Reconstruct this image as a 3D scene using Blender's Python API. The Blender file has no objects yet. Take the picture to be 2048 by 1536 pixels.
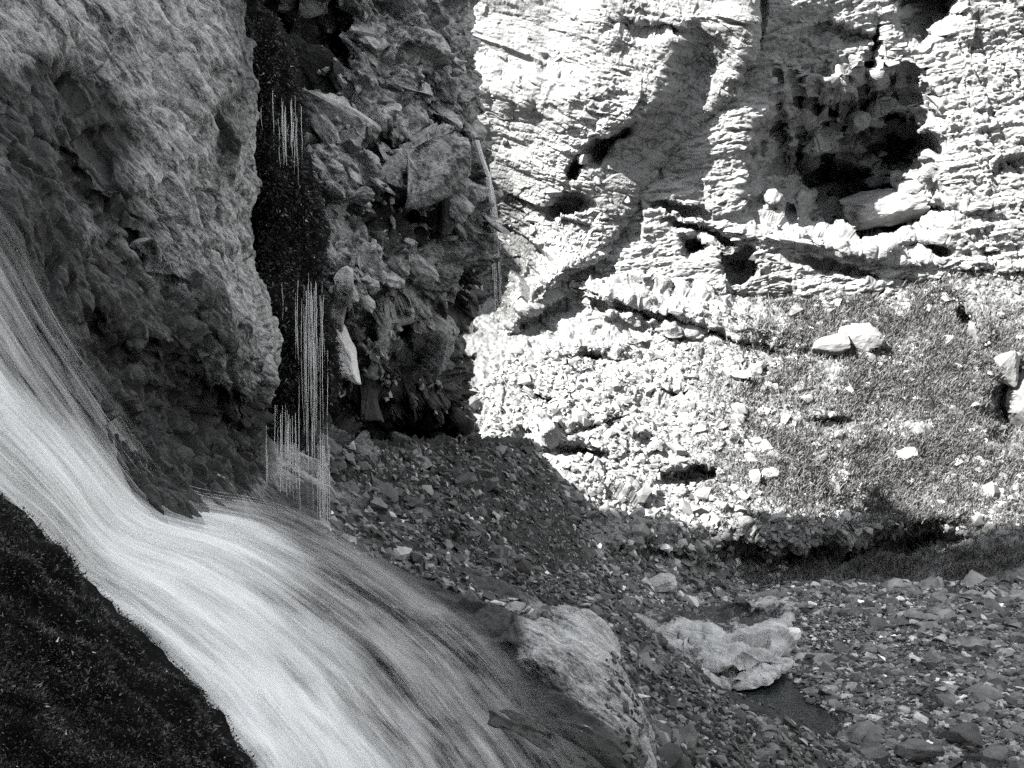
import bpy, math, random
import numpy as np
from mathutils import Vector, Matrix, Euler
from mathutils.bvhtree import BVHTree

rnd = random.Random(7)
rng = np.random.default_rng(11)
S = bpy.context.scene
COL = S.collection

# ------------------------------------------------------------------ camera, sky, sun, exposure
FPX = 2813.0                       # focal length in photo pixels (2048 wide)
PITCH = math.radians(-8.0)
CAMZ = 13.0
cd = bpy.data.cameras.new("camera")
cam = bpy.data.objects.new("camera", cd); COL.objects.link(cam)
cam.location = (0, 0, CAMZ)
cam.rotation_euler = (math.radians(90) + PITCH, 0, 0)
cd.sensor_width = 36.0
cd.lens = 36.0 * FPX / 2048.0
cd.clip_start = 0.1
cd.clip_end = 3000
S.camera = cam

SUNV = Vector((-0.58, -0.42, 0.72)).normalized()      # towards the sun
SUN_EL = math.asin(SUNV.z)
SUN_AZ = math.atan2(SUNV.x, SUNV.y)
w = bpy.data.worlds.new("World"); S.world = w
w.use_nodes = True
nt = w.node_tree; nt.nodes.clear()
sky = nt.nodes.new("ShaderNodeTexSky"); sky.sky_type = 'NISHITA'
sky.sun_disc = False
sky.sun_elevation = SUN_EL
sky.sun_rotation = SUN_AZ
hs = nt.nodes.new("ShaderNodeHueSaturation"); hs.inputs["Saturation"].default_value = 0.14
bg = nt.nodes.new("ShaderNodeBackground"); bg.inputs["Strength"].default_value = 0.08
wo = nt.nodes.new("ShaderNodeOutputWorld")
nt.links.new(sky.outputs[0], hs.inputs["Color"]); nt.links.new(hs.outputs[0], bg.inputs[0]); nt.links.new(bg.outputs[0], wo.inputs[0])

sd = bpy.data.lights.new("sun", 'SUN'); sd.energy = 4.3; sd.angle = math.radians(0.6); sd.color = (1.0, 0.985, 0.95)
sun = bpy.data.objects.new("sun", sd); COL.objects.link(sun)
sun.rotation_euler = SUNV.to_track_quat('Z', 'Y').to_euler()
sun.location = (-40, -20, 60)

vs = S.view_settings
vs.view_transform = 'Standard'; vs.look = 'None'; vs.gamma = 1.0; vs.exposure = 3.0
try: vs.use_curve_mapping = False
except Exception: pass
S.display_settings.display_device = 'sRGB'
S.render.engine = 'CYCLES'
cy = S.cycles
cy.max_bounces = 6; cy.diffuse_bounces = 1; cy.glossy_bounces = 2; cy.transmission_bounces = 4; cy.transparent_max_bounces = 16
cy.use_denoising = False

# ------------------------------------------------------------------ noise
_r = np.random.default_rng(3)
PERM = _r.permutation(256).astype(np.int32); PERM = np.concatenate([PERM, PERM, PERM])
G3 = _r.normal(size=(256, 3)).astype(np.float32); G3 /= np.linalg.norm(G3, axis=1)[:, None]
R3 = _r.random((256, 3)).astype(np.float32)
R1 = _r.random(256).astype(np.float32)
D3 = _r.normal(size=(256, 3)).astype(np.float32); D3 /= np.linalg.norm(D3, axis=1)[:, None]

def hsh(ix, iy, iz, seed):
    a = PERM[(ix + seed * 17) & 255]
    b = PERM[(a + iy) & 255]
    return PERM[(b + iz + seed * 7) & 255]

def perlin(Q, seed=0):
    Q = Q.astype(np.float32)
    I = np.floor(Q); F = Q - I; I = I.astype(np.int32)
    U_ = F * F * F * (F * (F * 6 - 15) + 10)
    out = np.zeros(len(Q), np.float32)
    for dx in (0, 1):
        wx = U_[:, 0] if dx else 1 - U_[:, 0]
        for dy in (0, 1):
            wy = U_[:, 1] if dy else 1 - U_[:, 1]
            for dz in (0, 1):
                wz = U_[:, 2] if dz else 1 - U_[:, 2]
                g = G3[hsh(I[:, 0] + dx, I[:, 1] + dy, I[:, 2] + dz, seed)]
                out += wx * wy * wz * (g[:, 0] * (F[:, 0] - dx) + g[:, 1] * (F[:, 1] - dy) + g[:, 2] * (F[:, 2] - dz))
    return out * 1.5

def fbm(Q, octv=4, seed=0, gain=0.5):
    a, o, s = 1.0, np.zeros(len(Q), np.float32), 0.0
    for k in range(octv):
        o += a * perlin(Q * (2.03 ** k) + 13.7 * k, seed + k); s += a; a *= gain
    return o / s

def ridged(Q, octv=3, seed=0):
    a, o, s = 1.0, np.zeros(len(Q), np.float32), 0.0
    for k in range(octv):
        o += a * (1 - 2 * np.abs(perlin(Q * (2.07 ** k) + 5.1 * k, seed + k))); s += a; a *= 0.5
    return o / s

def worley(Q, seed=0, jit=0.9):
    Q = Q.astype(np.float32)
    I = np.floor(Q).astype(np.int32)
    f1 = np.full(len(Q), 9.0, np.float32); f2 = f1.copy()
    idx = np.zeros(len(Q), np.int32); C = np.zeros_like(Q)
    F = Q - I
    for dx in (-1, 0, 1):
        for dy in (-1, 0, 1):
            for dz in (-1, 0, 1):
                h = hsh(I[:, 0] + dx, I[:, 1] + dy, I[:, 2] + dz, seed)
                c = (R3[h] - 0.5) * jit + 0.5 + np.array([dx, dy, dz], np.float32)
                e = F - c
                d = np.einsum('ij,ij->i', e, e)
                m = d < f1
                f2 = np.where(m, f1, np.minimum(f2, d))
                f1 = np.where(m, d, f1); idx = np.where(m, h, idx)
                C[m] = e[m]
    return idx, C, np.sqrt(f1), np.sqrt(f2)

def frame(bed, along=None):
    """rows: two directions in the bedding plane, then its normal"""
    n = np.array(bed, float); n /= np.linalg.norm(n)
    a = np.array(along if along is not None else (1, 0, 0), float)
    a = a - n * a.dot(n); a /= np.linalg.norm(a)
    b = np.cross(n, a)
    return np.stack([a, b, n])

def facets(P, B, size, seed, off=0.5, tilt=0.5, crack=0.3, cw=0.12):
    """blocky broken rock: flat tilted pieces of the size (along, across, thick) with cracks between, in metres"""
    sz = np.array(size, float)
    Q = (P @ B.T) / sz
    Q = Q + 0.25 * np.stack([perlin(Q * 0.7, seed + 31), perlin(Q * 0.7, seed + 32), perlin(Q * 0.7, seed + 33)], 1)
    i, e, f1, f2 = worley(Q, seed)
    s = sz.min() ** 0.5 * sz.max() ** 0.5
    h = off * (R1[i] - 0.5) + tilt * np.einsum('ij,ij->i', e, D3[i])
    if crack:
        h = h - crack * np.clip(1 - (f2 - f1) / cw, 0, 1)
    return (h * s).astype(np.float32)

def crag(P, B, size, seed, amp=1.0, lam=0.2, tilt=0.85, warp=0.12, joint=0.0, jw=0.06):
    """solid crag: the upper envelope of many tilted faces - flat faces that meet in creases, no loose steps"""
    sz = np.array(size, float)
    Q = (P @ B.T) / sz
    if warp: Q = Q + warp * np.stack([perlin(Q * 0.8, seed + 31), perlin(Q * 0.8, seed + 32), perlin(Q * 0.8, seed + 33)], 1)
    Q = Q.astype(np.float32)
    I = np.floor(Q).astype(np.int32); F = Q - I
    best = np.full(len(Q), -9.0, np.float32); second = best.copy()
    for dx in (-1, 0, 1):
        for dy in (-1, 0, 1):
            for dz in (-1, 0, 1):
                h = hsh(I[:, 0] + dx, I[:, 1] + dy, I[:, 2] + dz, seed)
                e = F - ((R3[h] - 0.5) * 0.9 + 0.5 + np.array([dx, dy, dz], np.float32))
                v = 0.9 * (R1[h] - 0.5) + tilt * np.einsum('ij,ij->i', e, D3[h]) - lam * np.einsum('ij,ij->i', e, e)
                m = v > best
                second = np.where(m, best, np.maximum(second, v)); best = np.where(m, v, best)
    if joint: best = best - joint * np.clip(1 - (best - second) / jw, 0, 1)
    best = best - best.mean()
    return (amp * best * (sz.min() * sz.max()) ** 0.5).astype(np.float32)

def strata(P, B, thick, seed, amp, cut=0.35):
    """bedding steps: every bed stands out by its own amount and is undercut below"""
    q = P @ B[2] / thick + 0.55 * perlin(P * (0.35 / thick ** 0.5), seed) + 0.2 * perlin(P * (1.5 / thick ** 0.5), seed + 1)
    k = np.floor(q).astype(np.int32); f = q - k
    lat = perlin(P * 0.4 / thick + k[:, None] * 7.3, seed + 2)
    o = R1[(k * 37 + seed * 11) & 255] - 0.5 + 0.7 * lat
    prof = np.where(f < cut, (f / cut), 1.0 - 0.25 * (f - cut) / (1 - cut))
    return (amp * (o + 0.8 * prof - 0.6)).astype(np.float32)

# ------------------------------------------------------------------ projecting and surfaces
CP, SP = math.cos(PITCH), math.sin(PITCH)
def U(px, py, d):
    """photo pixel at forward distance d -> world points"""
    px = np.asarray(px, float); py = np.asarray(py, float); d = np.asarray(d, float)
    x = (px - 1024) / FPX * d; u = -(py - 768) / FPX * d
    return np.stack([x, d * CP - u * SP, CAMZ + d * SP + u * CP], -1)

def pix(P):
    P = np.asarray(P, float)
    y = P[..., 1]; z = P[..., 2] - CAMZ
    d = y * CP + z * SP; u = -y * SP + z * CP
    return np.stack([1024 + FPX * P[..., 0] / d, 768 - FPX * u / d, d], -1)

def bed_d(py):                     # distance at which a pixel row meets the gravel bed z = 0
    return CAMZ / ((np.asarray(py, float) - 768) / FPX * CP - SP)

def cr_weights(n, t):
    """Catmull-Rom matrix (len(t), n)"""
    W = np.zeros((len(t), n))
    for r, x in enumerate(t):
        k = min(int(x), n - 2); f = x - k
        c = [-.5 * f + f * f - .5 * f ** 3, 1 - 2.5 * f * f + 1.5 * f ** 3, .5 * f + 2 * f * f - 1.5 * f ** 3, -.5 * f * f + .5 * f ** 3]
        for j, v in zip((k - 1, k, k + 1, k + 2), c):
            W[r, min(max(j, 0), n - 1)] += v
    return W

def seg_t(lens, step):
    t = []
    for k, L in enumerate(lens):
        n = max(3, int(round(L / step)))
        t += list(k + np.arange(n) / n)
    return np.array(t + [len(lens) - 1e-6])

class Surf: pass

def surface(net, step=2.0, roll_cap=60):
    """control net rows of (px, py, depth) -> dense smooth grid"""
    N = np.array(net, float)
    vis = lambda a: np.minimum(np.hypot(a[..., 0], a[..., 1]) + np.minimum(np.abs(a[..., 2]) * 12, roll_cap), 700)
    def clipl(A, axis):
        d = vis(np.diff(A, axis=axis))
        return d.max(axis=1 - axis)
    tr = seg_t(clipl(N, 0), step); tc = seg_t(clipl(N, 1), step)
    Wr, Wc = cr_weights(N.shape[0], tr), cr_weights(N.shape[1], tc)
    G = np.einsum('ri,ijk->rjk', Wr, N); G = np.einsum('cj,rjk->rck', Wc, G)
    s = Surf(); s.px, s.py, s.d = G[..., 0], G[..., 1], G[..., 2]
    return s

def lump(s, cx, cy, rx, ry, depth, rot=0.0, p=4.0):
    """push the surface away (depth > 0: a hollow) or out (depth < 0) in a rounded patch"""
    a = math.radians(rot)
    x = s.px - cx; y = s.py - cy
    jx = 14 * np.sin(s.py * 0.045 + cx) + 9 * np.sin(s.py * 0.13 + cy)
    jy = 12 * np.sin(s.px * 0.05 + cy) + 8 * np.sin(s.px * 0.15 + cx)
    x = x + jx * min(rx, 80) / 80; y = y + jy * min(ry, 80) / 80
    u = (x * math.cos(a) + y * math.sin(a)) / rx; v = (-x * math.sin(a) + y * math.cos(a)) / ry
    r = (u * u + v * v) ** 0.5
    s.d = s.d + depth * np.exp(-r ** p)

def grid_normals(P):
    dr = np.gradient(P, axis=0); dc = np.gradient(P, axis=1)
    n = np.cross(dc, dr)
    n /= np.maximum(np.linalg.norm(n, axis=-1, keepdims=True), 1e-9)
    return n

def smooth(A, k):
    for _ in range(k):
        A = A.copy()
        A[1:-1] = (A[:-2] + 2 * A[1:-1] + A[2:]) / 4
        A[:, 1:-1] = (A[:, :-2] + 2 * A[:, 1:-1] + A[:, 2:]) / 4
    return A

def finish(s, disp, dirmix=0.0):
    """displace with disp(P flat, px flat, py flat) along the smooth normal"""
    B = U(s.px, s.py, s.d)
    n = grid_normals(smooth(B, 6))
    # normals towards the camera side
    v = np.array([0, 0, CAMZ]) - B
    fr = (s.d <= np.percentile(s.d, 40, axis=1, keepdims=True))[..., None]      # the near side faces the viewer
    if (n * v * fr).sum() < 0: n = -n
    s.B = B; s.n0 = n
    h = smooth(disp(B.reshape(-1, 3), s.px.ravel(), s.py.ravel()).reshape(s.px.shape), 1)
    s.P = B + n * h[..., None]
    s.h = h
    s.N = grid_normals(smooth(s.P, 3))
    if (s.N * v * fr).sum() < 0: s.N = -s.N
    return s

def grid_mesh(name, s, mat, attrs=None, mask=None):
    P = s.P; R, Cc = P.shape[:2]
    me = bpy.data.meshes.new(name)
    idx = np.arange(R * Cc).reshape(R, Cc)
    q = np.stack([idx[:-1, :-1], idx[1:, :-1], idx[1:, 1:], idx[:-1, 1:]], -1).reshape(-1, 4)
    if mask is not None: q = q[mask[:-1, :-1].ravel()]
    nf = len(q)
    me.vertices.add(R * Cc); me.vertices.foreach_set("co", P.reshape(-1).astype(np.float32))
    me.loops.add(nf * 4); me.loops.foreach_set("vertex_index", q.reshape(-1).astype(np.int32))
    me.polygons.add(nf); me.polygons.foreach_set("loop_start", (np.arange(nf) * 4).astype(np.int32))
    for k, a in (attrs or {}).items():
        at = me.attributes.new(k, 'FLOAT', 'POINT'); at.data.foreach_set("value", np.asarray(a, np.float32).ravel())
    me.update(); me.validate()
    me.polygons.foreach_set("use_smooth", np.zeros(nf, bool))
    me.materials.append(mat)
    return me

def tri_mesh(name, V, F, mat, smooth_=False, attrs=None):
    """V (n,3), F (m,3)"""
    me = bpy.data.meshes.new(name); F = np.asarray(F, np.int32); V = np.asarray(V, np.float32)
    k = F.shape[1]
    me.vertices.add(len(V)); me.vertices.foreach_set("co", V.reshape(-1))
    me.loops.add(F.size); me.loops.foreach_set("vertex_index", F.reshape(-1))
    me.polygons.add(len(F)); me.polygons.foreach_set("loop_start", (np.arange(len(F)) * k).astype(np.int32))
    for kk, a in (attrs or {}).items():
        at = me.attributes.new(kk, 'FLOAT', 'POINT'); at.data.foreach_set("value", np.asarray(a, np.float32).ravel())
    me.update()
    me.polygons.foreach_set("use_smooth", np.full(len(F), smooth_, bool))
    me.materials.append(mat)
    return me

def link(name, me, label=None, cat=None, group=None, kind=None, parent=None, loc=None):
    o = bpy.data.objects.new(name, me); COL.objects.link(o)
    if parent is not None: o.parent = parent
    if loc is not None: o.location = loc
    if label: o["label"] = label
    if cat: o["category"] = cat
    if group: o["group"] = group
    if kind: o["kind"] = kind
    return o

def inside(px, py, poly):
    px = np.asarray(px); py = np.asarray(py)
    c = np.zeros(px.shape, bool); n = len(poly)
    for i in range(n):
        x1, y1 = poly[i]; x2, y2 = poly[(i + 1) % n]
        if y1 == y2: continue
        m = ((y1 > py) != (y2 > py)) & (px < (x2 - x1) * (py - y1) / (y2 - y1) + x1)
        c ^= m
    return c

# ------------------------------------------------------------------ materials
def rock_mat(name, light=0.34, dark=0.10, scale=1.0, bump=0.5, rough=0.85, fine=14.0, wet=(0.022, 0.35), lichen=0.0, grain_dir=None, contrast=1.0, bdist=0.05, mott=(0.45, 0.4, 0.15)):
    m = bpy.data.materials.new(name); m.use_nodes = True
    t = m.node_tree; t.nodes.clear(); L = t.links.new
    N = t.nodes.new
    out = N("ShaderNodeOutputMaterial"); bs = N("ShaderNodeBsdfPrincipled"); L(bs.outputs[0], out.inputs[0])
    geo = N("ShaderNodeNewGeometry")
    B_, sc_ = grain_dir if grain_dir else (np.eye(3), (1, 1, 1))
    mp = N("ShaderNodeCombineXYZ")
    for i in range(3):
        dn = N("ShaderNodeVectorMath"); dn.operation = 'DOT_PRODUCT'; L(geo.outputs["Position"], dn.inputs[0])
        dn.inputs[1].default_value = tuple(float(v) * sc_[i] for v in B_[i]); L(dn.outputs["Value"], mp.inputs[i])
    def noise(sc, det, rgh, dist=0.0):
        n = N("ShaderNodeTexNoise"); n.inputs["Scale"].default_value = sc; n.inputs["Detail"].default_value = det
        n.inputs["Roughness"].default_value = rgh; n.inputs["Distortion"].default_value = dist
        L(mp.outputs[0], n.inputs["Vector"]); return n.outputs[0]
    def ramp(src, a, b, ca, cb):
        r = N("ShaderNodeMapRange"); r.inputs[1].default_value = a; r.inputs[2].default_value = b
        r.inputs[3].default_value = ca; r.inputs[4].default_value = cb; L(src, r.inputs[0]); return r.outputs[0]
    def mathn(op, a, b):
        q = N("ShaderNodeMath"); q.operation = op
        for i, v in enumerate((a, b)):
            if isinstance(v, (int, float)): q.inputs[i].default_value = v
            else: L(v, q.inputs[i])
        return q.outputs[0]
    big = noise(0.9 * scale, 6, 0.62, 0.3)
    mid = noise(5.0 * scale, 8, 0.7, 0.2)
    fin = noise(fine * scale, 4, 0.7)
    v = mathn('ADD', mathn('MULTIPLY', big, mott[0]), mathn('ADD', mathn('MULTIPLY', mid, mott[1]), mathn('MULTIPLY', fin, mott[2])))
    alb = ramp(v, 0.5 - 0.14 / contrast, 0.5 + 0.13 / contrast, dark, light)
    if lichen:
        vo = N("ShaderNodeTexNoise"); vo.inputs["Scale"].default_value = 3.1 * scale; vo.inputs["Detail"].default_value = 5; vo.inputs["Roughness"].default_value = 0.75
        L(mp.outputs[0], vo.inputs["Vector"])
        k = ramp(vo.outputs[0], 0.66, 0.70, 0.0, lichen)
    ab = N("ShaderNodeAttribute"); ab.attribute_name = "bare"        # clean bare rock among the earth
    alb = mathn('MULTIPLY', alb, mathn('ADD', 1.0, mathn('MULTIPLY', ab.outputs["Fac"], 0.9)))
    a = N("ShaderNodeAttribute"); a.attribute_name = "wet"  # damp film; on the buttress it also carries painted overhang shade
    # the damp film breaks up along its own noise
    wv = mathn('ADD', a.outputs["Fac"], mathn('MULTIPLY', mathn('SUBTRACT', mid, 0.5), 1.4))
    wv = mathn('ADD', wv, mathn('MULTIPLY', mathn('SUBTRACT', big, 0.5), 1.0))
    wf = ramp(wv, 0.42, 0.66, 0.0, 1.0)
    mx = N("ShaderNodeMix"); mx.data_type = 'FLOAT'
    L(wf, mx.inputs[0]); L(alb, mx.inputs[2]); 
    wr = ramp(fin, 0.3, 0.75, wet[0] * 0.5, wet[0] * 2.0); L(wr, mx.inputs[3])
    alb = mx.outputs[0]
    if lichen:
        alb = mathn('MAXIMUM', alb, k)
    cr = N("ShaderNodeCombineColor")
    L(mathn('MULTIPLY', alb, 0.985), cr.inputs[0]); L(alb, cr.inputs[1]); L(alb, cr.inputs[2])
    L(cr.outputs[0], bs.inputs["Base Color"])
    rr = N("ShaderNodeMix"); rr.data_type = 'FLOAT'; L(wf, rr.inputs[0]); rr.inputs[2].default_value = rough; rr.inputs[3].default_value = wet[1]
    L(rr.outputs[0], bs.inputs["Roughness"])
    bs.inputs["Specular IOR Level"].default_value = 0.3
    b1 = N("ShaderNodeBump"); b1.inputs["Strength"].default_value = bump; b1.inputs["Distance"].default_value = bdist
    hh = mathn('ADD', mid, mathn('MULTIPLY', fin, 0.6)); L(hh, b1.inputs["Height"])
    L(b1.outputs[0], bs.inputs["Normal"])
    return m

def plain_mat(name, lo, hi, scale=3.0, rough=0.8, bump=0.3, spec=0.3, trans=0.0):
    m = bpy.data.materials.new(name); m.use_nodes = True
    t = m.node_tree; t.nodes.clear(); L = t.links.new; N = t.nodes.new
    out = N("ShaderNodeOutputMaterial"); bs = N("ShaderNodeBsdfPrincipled"); L(bs.outputs[0], out.inputs[0])
    geo = N("ShaderNodeNewGeometry"); oi = N("ShaderNodeObjectInfo")
    n = N("ShaderNodeTexNoise"); n.inputs["Scale"].default_value = scale; n.inputs["Detail"].default_value = 6; n.inputs["Roughness"].default_value = 0.7
    L(geo.outputs["Position"], n.inputs["Vector"])
    r = N("ShaderNodeMapRange"); r.inputs[1].default_value = 0.3; r.inputs[2].default_value = 0.7; r.inputs[3].default_value = lo; r.inputs[4].default_value = hi
    L(n.outputs[0], r.inputs[0])
    va = N("ShaderNodeAttribute"); va.attribute_name = "tone"       # per-piece tone of the stone itself
    ad = N("ShaderNodeMath"); ad.operation = 'MULTIPLY_ADD'
    L(r.outputs[0], ad.inputs[0])
    sub = N("ShaderNodeMath"); sub.operation = 'ADD'; L(va.outputs["Fac"], sub.inputs[0]); sub.inputs[1].default_value = 1.0
    rn = N("ShaderNodeMapRange"); rn.inputs[3].default_value = 0.6; rn.inputs[4].default_value = 1.35; L(oi.outputs["Random"], rn.inputs[0])
    mu = N("ShaderNodeMath"); mu.operation = 'MULTIPLY'; L(sub.outputs[0], mu.inputs[0]); L(rn.outputs[0], mu.inputs[1])
    L(mu.outputs[0], ad.inputs[1]); ad.inputs[2].default_value = 0.0
    cc = N("ShaderNodeCombineColor"); 
    for i in range(3): L(ad.outputs[0], cc.inputs[i])
    L(cc.outputs[0], bs.inputs["Base Color"]); bs.inputs["Roughness"].default_value = rough
    bs.inputs["Specular IOR Level"].default_value = spec
    if bump:
        b = N("ShaderNodeBump"); b.inputs["Strength"].default_value = bump; b.inputs["Distance"].default_value = 0.03
        L(n.outputs[0], b.inputs["Height"]); L(b.outputs[0], bs.inputs["Normal"])
    return m

B_SLAB = frame((0.62, -0.35, 0.55), (0.62, 0.2, -0.75))
B_BROKEN = frame((0.60, -0.25, 0.62), (0.68, 0.1, -0.70))
B_BEDS = frame((-0.12, -0.30, 0.95), (1, 0, 0.1))
M_slab = rock_mat("slab_rock", light=0.52, dark=0.03, scale=1.6, bump=1.0, fine=30, wet=(0.022, 0.45), lichen=0.45, contrast=1.9, mott=(0.3, 0.4, 0.3),
                  grain_dir=(B_SLAB, (0.3, 1.1, 1.1)), bdist=0.04)
M_mid = rock_mat("shaded_cliff_rock", light=0.46, dark=0.03, scale=0.9, bump=0.8, fine=16, wet=(0.016, 0.4), contrast=1.7, mott=(0.35, 0.4, 0.25), grain_dir=(B_BROKEN, (0.6, 1.1, 1.2)))
M_sun = rock_mat("pale_cliff_rock", light=0.22, dark=0.075, scale=0.8, bump=0.8, fine=12, wet=(0.04, 0.6), bdist=0.07)
M_far = rock_mat("bedded_cliff_rock", light=0.21, dark=0.07, scale=0.7, bump=0.8, fine=11, wet=(0.05, 0.7), bdist=0.07, grain_dir=(B_BEDS, (0.5, 0.8, 1.6)))
M_slope = rock_mat("talus_earth", light=0.14, dark=0.035, scale=1.0, bump=0.8, fine=14, wet=(0.035, 0.8), bdist=0.06)
M_scree = rock_mat("scree_earth", light=0.055, dark=0.012, scale=2.0, bump=0.7, fine=18, wet=(0.02, 0.6))
M_bed = rock_mat("gravel_earth", light=0.08, dark=0.02, scale=2.0, bump=0.6, fine=20, wet=(0.012, 0.4))
M_ledge = rock_mat("ledge_rock", light=0.55, dark=0.17, scale=1.5, bump=0.6, fine=16, wet=(0.03, 0.5))
M_wall = rock_mat("blocker_rock", light=0.25, dark=0.08, scale=0.3, bump=0.5)
M_moss = plain_mat("moss_leaf", 0.012, 0.1, scale=2.5, rough=0.7, bump=0, spec=0.15)
M_hang = plain_mat("hanging_moss_leaf", 0.01, 0.06, scale=2.5, rough=0.7, bump=0, spec=0.15)
M_mossbase = plain_mat("moss_bed", 0.003, 0.012, scale=3.0, rough=0.95, bump=0.5, spec=0.05)
M_grass = plain_mat("grass_blade", 0.035, 0.12, scale=1.0, rough=0.7, bump=0)
M_stone = plain_mat("gravel_stone", 0.05, 0.22, scale=2.0, rough=0.75, bump=0.35)
M_scst = plain_mat("scree_stone", 0.03, 0.12, scale=2.0, rough=0.75, bump=0.35)
M_pale = plain_mat("pale_stone", 0.09, 0.21, scale=1.5, rough=0.85, bump=0.5)
M_quartz = plain_mat("quartz_rock", 0.45, 0.75, scale=2.0, rough=0.7, bump=0.6)
M_dkrock = plain_mat("dark_rock", 0.06, 0.2, scale=1.5, rough=0.7, bump=0.6)
M_wood = plain_mat("bleached_wood", 0.45, 0.65, scale=4.0, rough=0.8, bump=0.3)

def water_mat(name, wid, along, seed, gain=1.2, white=0.86):
    m = bpy.data.materials.new(name); m.use_nodes = True
    t = m.node_tree; t.nodes.clear(); L = t.links.new; N = t.nodes.new
    out = N("ShaderNodeOutputMaterial")
    uv = N("ShaderNodeAttribute"); uv.attribute_name = "flow_u"; vv = N("ShaderNodeAttribute"); vv.attribute_name = "flow_v"
    den = N("ShaderNodeAttribute"); den.attribute_name = "film"
    def st(su, sv, det, off):
        c = N("ShaderNodeCombineXYZ")
        a = N("ShaderNodeMath"); a.operation = 'MULTIPLY'; L(uv.outputs["Fac"], a.inputs[0]); a.inputs[1].default_value = su; L(a.outputs[0], c.inputs[0])
        b = N("ShaderNodeMath"); b.operation = 'MULTIPLY'; L(vv.outputs["Fac"], b.inputs[0]); b.inputs[1].default_value = sv; L(b.outputs[0], c.inputs[1])
        c.inputs[2].default_value = off
        n = N("ShaderNodeTexNoise"); n.inputs["Scale"].default_value = 1; n.inputs["Detail"].default_value = det; n.inputs["Roughness"].default_value = 0.5
        L(c.outputs[0], n.inputs["Vector"]); return n.outputs[0]
    def mth(op, a, b, clamp=False):
        q = N("ShaderNodeMath"); q.operation = op; q.use_clamp = clamp
        for i, v in enumerate((a, b)):
            if isinstance(v, (int, float)): q.inputs[i].default_value = v
            else: L(v, q.inputs[i])
        return q.outputs[0]
    s1 = st(wid, along, 6, seed); s2 = st(wid * 5, along * 1.6, 4, seed + 3.3); s3 = st(wid * 0.35, along * 0.8, 3, seed + 7.7)
    s = mth('ADD', mth('MULTIPLY', s1, 0.45), mth('ADD', mth('MULTIPLY', s2, 0.22), mth('MULTIPLY', s3, 0.41)))
    s = mth('SUBTRACT', s, 0.54)
    d = den.outputs["Fac"]
    k = mth('ADD', mth('MULTIPLY', mth('MULTIPLY', d, mth('SUBTRACT', 1.0, d)), 4.0 * gain * 2.2), 0.25)
    al = mth('ADD', d, mth('MULTIPLY', s, k), True)
    edge = mth('MULTIPLY', d, 8.0, True)
    al = mth('MULTIPLY', al, edge, True)
    df = N("ShaderNodeBsdfDiffuse"); tl = N("ShaderNodeBsdfTranslucent"); tr = N("ShaderNodeBsdfTransparent")
    for x in (df, tl): x.inputs["Color"].default_value = (white * 0.985, white, white * 1.0, 1)
    m1 = N("ShaderNodeMixShader"); m1.inputs[0].default_value = 0.25; L(df.outputs[0], m1.inputs[1]); L(tl.outputs[0], m1.inputs[2])
    m2 = N("ShaderNodeMixShader"); L(al, m2.inputs[0]); L(tr.outputs[0], m2.inputs[1]); L(m1.outputs[0], m2.inputs[2])
    L(m2.outputs[0], out.inputs[0])
    return m
M_water = water_mat("white_water", 26, 0.9, 0.0)
M_veil = water_mat("water_veil", 34, 0.8, 4.0)

def thread_mat(name, alpha):
    m = bpy.data.materials.new(name); m.use_nodes = True
    t = m.node_tree; t.nodes.clear(); L = t.links.new; N = t.nodes.new
    out = N("ShaderNodeOutputMaterial")
    geo = N("ShaderNodeNewGeometry"); mp = N("ShaderNodeMapping"); mp.inputs["Scale"].default_value = (9, 9, 2.2); L(geo.outputs["Position"], mp.inputs[0])
    n = N("ShaderNodeTexNoise"); n.inputs["Scale"].default_value = 1.0; n.inputs["Detail"].default_value = 4; L(mp.outputs[0], n.inputs["Vector"])
    r = N("ShaderNodeMapRange"); r.inputs[1].default_value = 0.35; r.inputs[2].default_value = 0.62; r.inputs[3].default_value = 0.05; r.inputs[4].default_value = alpha; L(n.outputs[0], r.inputs[0])
    df = N("ShaderNodeBsdfDiffuse"); df.inputs["Color"].default_value = (0.9, 0.9, 0.9, 1)
    tl = N("ShaderNodeBsdfTranslucent"); tl.inputs["Color"].default_value = (0.9, 0.9, 0.9, 1)
    m1 = N("ShaderNodeMixShader"); m1.inputs[0].default_value = 0.4; L(df.outputs[0], m1.inputs[1]); L(tl.outputs[0], m1.inputs[2])
    tr = N("ShaderNodeBsdfTransparent"); m2 = N("ShaderNodeMixShader")
    L(r.outputs[0], m2.inputs[0]); L(tr.outputs[0], m2.inputs[1]); L(m1.outputs[0], m2.inputs[2]); L(m2.outputs[0], out.inputs[0])
    return m
M_thread = thread_mat("water_thread", 0.95)
M_strand = thread_mat("water_strand", 0.5)

mp_ = bpy.data.materials.new("pool_water"); mp_.use_nodes = True
_b = mp_.node_tree.nodes["Principled BSDF"]; _b.inputs["Base Color"].default_value = (0.018, 0.021, 0.022, 1); _b.inputs["Roughness"].default_value = 0.08
_n = mp_.node_tree.nodes.new("ShaderNodeTexNoise"); _n.inputs["Scale"].default_value = 5.0; _n.inputs["Detail"].default_value = 3
_g = mp_.node_tree.nodes.new("ShaderNodeNewGeometry"); _mm = mp_.node_tree.nodes.new("ShaderNodeMapping"); _mm.inputs["Scale"].default_value = (0.6, 1.6, 1)
_bb = mp_.node_tree.nodes.new("ShaderNodeBump"); _bb.inputs["Strength"].default_value = 0.5; _bb.inputs["Distance"].default_value = 0.06
mp_.node_tree.links.new(_g.outputs["Position"], _mm.inputs[0]); mp_.node_tree.links.new(_mm.outputs[0], _n.inputs["Vector"])
mp_.node_tree.links.new(_n.outputs[0], _bb.inputs["Height"]); mp_.node_tree.links.new(_bb.outputs[0], _b.inputs["Normal"])

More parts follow.
